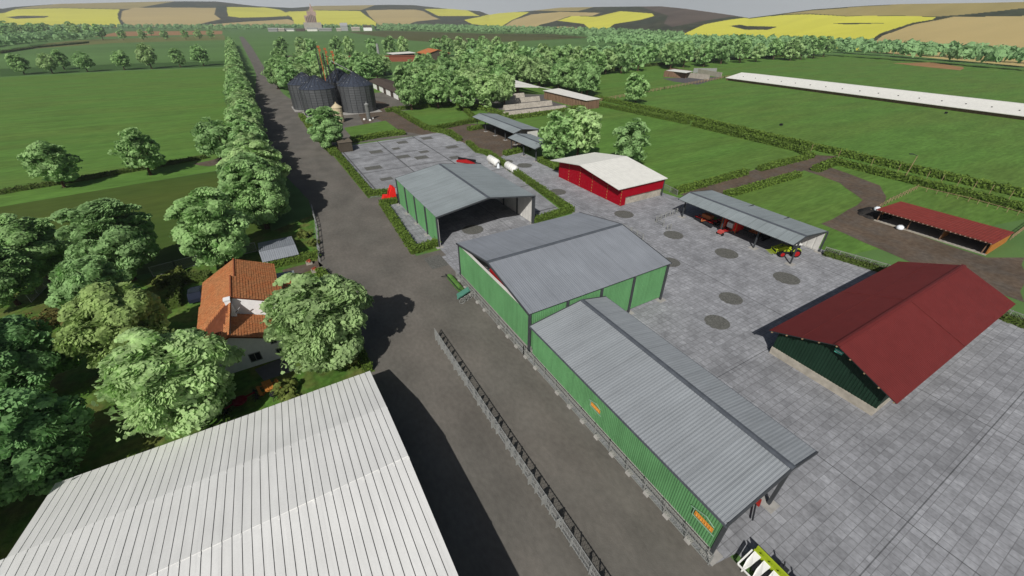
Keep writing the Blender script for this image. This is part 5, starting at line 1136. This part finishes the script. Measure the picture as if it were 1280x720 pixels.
cu = thing('orange_cultivator', 'orange cultivator with a black packer roller in the shed bay nearest the tractor bay', 'cultivator', (77.6, 39.0, 0))
f = MB(); f.box(76.9, 38.4, .9, 78.5, 40.0, 1.25); f.prism([(77.2, 38.7, 1.25), (78.2, 38.7, 1.25), (78.0, 38.9, 2.0), (77.4, 38.9, 2.0)], (0, 1.0, 0)); f.build('body', M_orangeP, cu)
f = MB()
for k in range(7): f.tube([(76.7 + .3 * (k % 2), 37.6 + k * .5, 1.0), (76.5, 37.6 + k * .5, .5), (76.8, 37.6 + k * .5, .1)], .05, 5)
f.bar((76.7, 37.4, 1.05), (76.7, 41, 1.05), .14); f.build('tines', M_dark, cu)
f = MB(); f.tube([(79.2, 37.0, .4), (79.2, 39.6, .4)], .4, 12); f.bar((78.5, 38.2, 1), (79.2, 38.2, .5), .12); f.build('packer_roller', M_black, cu)
discs(cu, (78.4, 37.2, .4), 0, 6, 1.8, .4, M_black)

# bright red mixer behind the hedge
mx_ = thing('red_feed_blower', 'bright red machine with a raised chute between the hedges at the hangar corner', 'farm machine', (21.4, 94.3, 0))
f = MB(); f.prism([(21.3, 93.2, .6), (22.9, 93.2, .6), (22.9, 93.2, 3.1), (22.3, 93.2, 3.4), (21.5, 93.2, 1.9)], (0, 2.0, 0)); f.build('hood', M_bred, mx_)
f = MB(); f.prism([(19.8, 93.4, .5), (21.4, 93.4, .5), (21.4, 93.4, 1.3), (20.2, 93.4, 1.5)], (0, 1.5, 0)); f.build('hopper', M_bred, mx_)
f = MB(); f.tube([(21.3, 94.1, 1.3), (21.5, 94.2, 2.2), (22.1, 94.2, 2.9)], [.3, .26, .2], 10); f.build('chute', M_red, mx_)
for yy in (93.2, 95.0): wheel(mx_, 20.3, yy, .42, .25, math.pi / 2, M_red); wheel(mx_, 22.3, yy, .42, .25, math.pi / 2, M_red)

mw = thing('red_mower', 'red mower with black rollers parked on the slab yard behind the hangar roof', 'mower', (49.8, 112, 0))
d_ = (Vector((52.0, 109.6, 0)) - Vector((47.8, 115.3, 0))); L_ = d_.length; d_.normalize(); nx_ = Vector((-d_.y, d_.x, 0)); c_ = Vector((49.8, 112.2, 0))
f = MB(); p0 = c_ - d_ * 3 - nx_ * .9; p1 = c_ + d_ * 3 - nx_ * .9
f.prism([p0 + Vector((0, 0, .2)), p1 + Vector((0, 0, .2)), p1 + Vector((0, 0, .5)) - d_ * .6, c_ - nx_ * .9 + Vector((0, 0, 1.1)), p0 + Vector((0, 0, .7))], nx_ * .8); f.build('deck', M_red, mw)
f = MB(); f.tube([c_ - d_ * 3 + nx_ * .5 + Vector((0, 0, .75)), c_ + d_ * 2.6 + nx_ * .5 + Vector((0, 0, .75))], .42, 10)
f.tube([c_ - d_ * 2.8 + nx_ * .1 + Vector((0, 0, 1.25)), c_ + d_ * 2.2 + nx_ * .1 + Vector((0, 0, 1.1))], .2, 8); f.build('roller', M_black, mw)
f = MB(); f.bar(c_ + d_ * 2.4 + Vector((0, 0, .5)), c_ + d_ * 4.6 + nx_ * .3 + Vector((0, 0, .3)), .16); f.build('drawbar', M_dark, mw)
for s_ in (-1, 1):
    q = c_ + d_ * 1.2 * s_ + nx_ * 1.1; wheel(mw, q.x, q.y, .4, .25, math.atan2(nx_.y, nx_.x), M_galv)

def gas_tank(a, b, lab):
    o = thing('gas_tank', lab, 'tank', (a[0], a[1], 0), 'white tanks behind the long hedge'); A_ = Vector((a[0], a[1], 1.25)); B2 = Vector((b[0], b[1], 1.25)); d = (B2 - A_).normalized()
    m_ = MB(); m_.tube([A_ - d * .5, A_ - d * .35, A_, B2, B2 + d * .35, B2 + d * .5], [.3, .75, 1.0, 1.0, .75, .3], 16); m_.build('vessel', M_whiteP, o, True)
    m_ = MB()
    for k in range(5):
        q = A_.lerp(B2, k / 4); m_.tube([q - d * .03, q + d * .03], 1.04, 16)
    m_.build('band', M_inwhite, o)
    for t in (.15, .85):
        q = A_.lerp(B2, t); m_ = MB(); m_.cb((q.x, q.y, .22), (.4, 1.6, .44), math.atan2(d.y, d.x)); m_.build('saddle', M_conc2, o)
    q = B2 + d * 1.0; m_ = MB(); m_.tube([(q.x, q.y, 0), (q.x, q.y, .9)], [.45, .35], 10); m_.tube([(q.x, q.y, .9), (B2.x, B2.y, 1.9)], .07, 6); m_.tube([(q.x, q.y, .9), (q.x, q.y, 1.3)], [.3, .1], 8); m_.build('valve_housing', M_bale, o)
gas_tank((55.9, 109.0), (55.6, 104.2), 'farther of the two white gas tanks behind the long hedge')
gas_tank((57.2, 100.8), (57.0, 96.4), 'nearer of the two white gas tanks behind the long hedge')

ro = thing('green_roller', 'old green ribbed field roller lying against the mesh fence', 'roller', (19.9, 52.4, 0))
f = MB()
for k in range(9): y = 50.2 + k * .52; f.tube([(19.95, y, .5), (19.95, y + .22, .5)], .5, 12); f.tube([(19.95, y + .22, .5), (19.95, y + .52, .5)], .42, 12)
f.build('drum', M_oldgreen, ro)
f = MB(); f.bar((19.4, 50, .95), (19.4, 55, .95), .1); f.bar((19.4, 50, .95), (19.95, 50, .5), .1); f.bar((19.4, 55, .95), (19.95, 55, .5), .1); f.bar((19.4, 54.6, .9), (18.9, 55.8, .2), .08); f.build('frame', M_dark, ro)
ha = thing('teal_rake', 'old teal hay rake with ring wheels beside the green roller', 'hay rake', (19.9, 48.0, 0))
f = MB(); f.prism([(18.5, 48.0, .5), (21.0, 49.2, .5), (21.0, 49.7, .9), (18.6, 48.7, .9)], (0, 0, .12)); f.bar((18.4, 47.9, .7), (21.2, 49.1, .7), .18); f.build('frame', M_teal, ha)
for k in range(4):
    q = Vector((18.9 + k * .75, 47.3 + k * .28, .5)); f = MB()
    n_ = 14; pts = [(q.x + math.cos(a * 2 * math.pi / n_) * .48, q.y, q.z + math.sin(a * 2 * math.pi / n_) * .48) for a in range(n_ + 1)]
    f.tube(pts, .045, 5, False)
    for a in range(0, n_, 2): f.bar(q, pts[a], .025)
    f.build('ring_wheel', M_galvd, ha)

bx_ = thing('brown_container', 'dark brown steel container at the road corner of the slab yard', 'container', (21.6, 143.6, 0))
B(19.7, 142.2, .1, 23.6, 146.2, 3.0).build('body', M_brownbox, bx_)
f = MB(); f.slab([(19.5, 142, 3.12), (23.8, 142, 3.12), (23.8, 146.4, 3.3), (19.5, 146.4, 3.3)], .14); f.build('roof', mat('brown_lid', (.13, .11, .085)), bx_)
f = MB()
for k in range(8): f.box(19.9 + k * .5, 142.13, .2, 19.98 + k * .5, 142.2, 2.9)
f.build('ribs', M_brownbox, bx_)
for k, (a, b, c2) in enumerate([((18.8, 146, 0), (21, 148.5, 1), M_conc2)]):
    o = B(a[0], a[1], .05, b[0], b[1], .9).build('pallet_stack', M_fencewood); tag(o, 'grey stack beside the dark brown container', 'stack')

# lime header with white row units at the bottom edge
hd = thing('maize_header', 'lime green header with white and black row dividers at the bottom edge of the picture', 'header', (24.4, 2, 0))
f = MB(); f.box(24.45, -4.0, .55, 24.55, 4.55, 1.05); f.box(24.85, -4.0, .55, 24.98, 4.55, 1.1); f.box(24.55, -4, .55, 24.85, 4.55, .72); f.build('beam', M_lime, hd)
f = MB()
for k in range(12): f.box(24.66, 3.9 - k * .7, .72, 24.90, 4.1 - k * .7, .9)
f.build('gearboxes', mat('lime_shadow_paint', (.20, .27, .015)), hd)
for k in range(11):
    y = 4.2 - k * .78
    f = MB(); f.prism([(24.45, y - .27, .95), (24.45, y + .27, .95), (23.5, y + .22, .75), (22.75, y + .02, .3), (22.75, y - .06, .3), (23.5, y - .22, .75)], (0, 0, -.2)); f.build('divider', M_whiteP, hd)
    f = MB(); f.prism([(24.35, y - .40, .86), (23.9, y - .27, .84), (23.35, y - .33, .76), (23.15, y - .42, .62), (23.5, y - .50, .72), (23.95, y - .52, .82)], (0, 0, -.1)); f.build('gathering_chain', M_black, hd)
f = MB(); f.bar((24.3, 4.6, 1.0), (22.7, 4.6, .55), .09, .28); f.bar((22.75, 4.6, .5), (22.85, 3.5, .4), .09, .12); f.build('end_arm', M_whiteP, hd)
for y in (2.6, 1.2, -.4, -2): f = MB(); f.box(25.1, y - .3, .35, 25.5, y + .3, .95); f.tube([(25.3, y, .9), (25.5, y + .2, 1.3)], .06, 6); f.build('mounting_bracket', M_dark, hd)

hd.location.y -= .6; hd.location.x -= .1
# red implement under the end of the long barn, another inside the green barn
ri = thing('red_hitch_implement', 'dark red implement just inside the open end of the long barn', 'implement', (28.8, 6.4, 0))
f = MB(); f.cb((28.5, 6.5, .5), (.6, 1.0, .35), R(20)); f.build('body', mat('dull_red', (.25, .02, .015)), ri)
f = MB(); f.bar((28.3, 6.2, .45), (26.8, 5.5, .4), .12); f.cb((28.9, 6.8, .5), (.12, .4, .6)); f.build('drawbar', M_dark, ri)
ri2 = thing('red_grain_trailer', 'red grain trailer seen through the open gable of the green barn', 'trailer', (24.2, 45.5, 0))
f = MB(); f.prism([(22.7, 41.8, 1.6), (25.4, 41.8, 1.6), (25.6, 41.6, 6.35), (22.4, 41.6, 6.35)], (0, 3.2, 0)); f.build('body', M_red, ri2)
for yy in (42.6, 44.2):
    for xx in (22.8, 25.2): wheel(ri2, xx, yy, .8, .5, 0, M_red)

# garden and yard things
pt = thing('picnic_table', 'orange wooden picnic table on the shaded lawn behind the white barn', 'table', (-7.5, 42.6, 0))
for k in range(4):
    f = MB(); f.cb((-7.9 + k * .24, 42.8, .76), (.21, 1.8, .05), R(12)); f.build('table_plank', M_woodO, pt)
for s_ in (-1, 1):
    f = MB(); f.cb((-7.54 + s_ * .95, 42.8 - s_ * -.1, .45), (.3, 1.8, .05), R(12)); f.build('bench', M_woodO, pt)
for s_ in (-.6, .6):
    f = MB(); f.bar((-8.3, 42.8 + s_, 0), (-7.6, 42.8 + s_, .74), .1); f.bar((-6.8, 42.8 + s_, 0), (-7.5, 42.8 + s_, .74), .1); f.bar((-8.6, 42.8 + s_, .42), (-6.5, 42.8 + s_, .42), .1); f.build('trestle', M_woodO, pt)
te = thing('red_hay_tedder', 'dark red hay tedder in the shade behind the white barn', 'tedder', (-10.2, 41.9, 0))
f = MB(); f.lathe((-10.4, 41.9, .55), [(.2, 0), (.75, .08), (.7, .25), (.25, .4)], 14); f.bar((-10.4, 41.9, .8), (-8.9, 42.4, .75), .14); f.bar((-10.4, 41.9, .8), (-11.8, 41.4, .7), .14); f.build('frame', mat('wine_paint', (.16, .012, .02)), te)
for q in ((-9.0, 42.9), (-8.8, 41.9), (-11.8, 41.3)):
    f = MB()
    for k in range(6): a = k * 1.047; f.bar((q[0], q[1], .5), (q[0] + math.cos(a) * .55, q[1] + math.sin(a) * .55, .2), .06)
    f.tube([(q[0], q[1], .2), (q[0], q[1], .75)], .1, 6); f.build('rotor', M_dark, te)
    wheel(te, q[0], q[1] + .1, .25, .15, 0, MATS['wine_paint'])
gl = thing('charcoal_grill', 'small black kettle grill beside the yellow-green shrub', 'grill', (-7.1, 40.9, 0))
f = MB(); f.lathe((-7.1, 40.9, .6), [(.1, 0), (.32, .12), (.36, .3), (.3, .45), (.05, .55)], 14); f.build('kettle', M_black, gl)
for k in range(3): a = k * 2.1; f = MB(); f.bar((-7.1 + math.cos(a) * .15, 40.9 + math.sin(a) * .15, .65), (-7.1 + math.cos(a) * .4, 40.9 + math.sin(a) * .4, 0), .04); f.build('leg', M_dark, gl)
for q, lab in (((.7, 71.6), 'pale stone planter with red flowers on the path by the garage hedge'), ((1.1, 68.3), 'planter with red flowers at the garden gate behind the round tree')):
    pl_ = thing('flower_planter', lab, 'planter', (q[0], q[1], 0), 'flower planters')
    B(q[0] - .5, q[1] - .35, 0, q[0] + .5, q[1] + .35, .5).build('box', M_conc, pl_)
    rs = np.random.RandomState(5); me = cards_to_mesh('flowers', crown_cards(rs, .45, .65, .25, 8, 30, .07), mat('flower_red', (.5, .10, .06), var=.4, scale=9)); c = bpy.data.objects.new('flowers', me); COL.objects.link(c); c.parent = pl_
    me2 = cards_to_mesh('greenery', crown_cards(rs, .5, .5, .2, 8, 20, .09), L_bush); c = bpy.data.objects.new('greenery', me2); COL.objects.link(c); c.parent = pl_
ca_ = thing('parked_car', 'dark car half hidden behind the tiled roof in the hedged parking bay', 'car', (-15.6, 69.3, 0))
f = MB(); f.prism([(-14.8, 67.2, .35), (-14.8, 71.4, .35), (-14.8, 71.4, .85), (-14.8, 70.4, .95), (-14.8, 69.9, 1.45), (-14.8, 68.1, 1.45), (-14.8, 67.5, 1.0), (-14.8, 67.2, .9)], (-1.7, 0, 0)); f.build('body', mat('car_paint', (.02, .025, .04), rough=.25, var=0), ca_)
f = MB(); f.box(-16.4, 68.3, 1.46, -14.9, 69.8, 1.49); f.prism([(-14.95, 69.95, 1.40), (-14.95, 70.42, .97), (-16.35, 70.42, .97), (-16.35, 69.95, 1.40)], (0, .03, .02)); f.build('windows', M_glass, ca_)
for y in (68.0, 70.6):
    for x in (-14.85, -16.45): wheel(ca_, x, y, .33, .2, 0, M_galv)
for q, rr_, lab in (((110.2, 32.4), 1.0, 'white round bale on the dark soil heap left of the stock shelter'), ((106.3, 26.3), 1.0, 'white round bale on the front kerb of the stock shelter')):
    z0 = 1.1 if q[0] > 109 else .1
    o = thing('round_feed_tub', lab.replace('round bale', 'domed feed tub'), 'feed tub', (q[0], q[1], z0), 'white feed tubs by the shelter')
    f = MB(); f.lathe((q[0], q[1], z0), [(.5, 0), (.65, .2), (.6, .6), (.3, .85)], 16); f.build('tub', M_bale, o, True)
    f = MB(); f.lathe((q[0] + .1, q[1], z0 + .83), [(.2, 0), (.18, .1)], 10); f.build('lid', M_galv, o)
hp = MB(); rs = np.random.RandomState(3)
pr_ = [(3.6, 0), (3.1, .5), (2.3, .95), (1.3, 1.15)]; n_ = 22; vs = [(110.6 + r_ * (1 + .12 * math.sin(k * 2.3)) * math.cos(k * 2 * math.pi / n_), 32.6 + r_ * .8 * (1 + .1 * math.cos(k * 3.1)) * math.sin(k * 2 * math.pi / n_), z_) for r_, z_ in pr_ for k in range(n_)]
hp.add(vs, [(i_ * n_ + k, i_ * n_ + (k + 1) % n_, (i_ + 1) * n_ + (k + 1) % n_, (i_ + 1) * n_ + k) for i_ in range(3) for k in range(n_)] + [tuple(range(3 * n_, 4 * n_))])
tag(hp.build('soil_heap', M_earth, None, True), 'dark soil heap left of the stock shelter', 'heap')
lp = thing('lamp_pole', 'leaning wooden lamp pole by the inner hedge beyond the stock shelter', 'lamp pole', (142.5, 39.8, 0))
f = MB(); f.tube([(142.5, 39.8, 0), (142.9, 39.6, 6.6)], [.11, .07], 8); f.build('pole', M_fencewood, lp)
f = MB(); f.bar((142.9, 39.6, 6.5), (141.9, 40.4, 6.9), .12); f.cb((141.7, 40.6, 6.9), (.9, .4, .18), R(140)); f.build('lamp_head', M_dark, lp)
for k, ((x, y), lab) in enumerate([((179.5, 95.1), 'small black trough on the inner pasture right of the lone tree'), ((267.4, 72.3), 'small black trough beside the long white roofed house')]):
    o = thing('water_trough', lab, 'trough', (x, y, 0), 'black troughs on the pasture'); f = MB(); f.box(x - .55, y - .4, .15, x + .55, y + .4, .75); f.build('basin', M_black, o)
    f = MB(); f.box(x - .5, y - .45, 0, x - .4, y + .45, .16); f.box(x + .4, y - .45, 0, x + .5, y + .45, .16); f.build('skid', M_dark, o)

# ---------------------------------------------------------------- air
hzm = bpy.data.materials.new('haze_air'); hzm.use_nodes = True; hn = hzm.node_tree
hn.nodes.remove(hn.nodes['Principled BSDF']); pv = hn.nodes.new('ShaderNodeVolumePrincipled'); pv.inputs['Color'].default_value = (.86, .92, .96, 1); pv.inputs['Density'].default_value = .00013; pv.inputs['Anisotropy'].default_value = .2
hn.links.new(pv.outputs[0], hn.nodes['Material Output'].inputs['Volume'])
hb = B(-7800, -7800, -12, 7800, 7800, 330).build('haze', hzm); hb['kind'] = 'stuff'
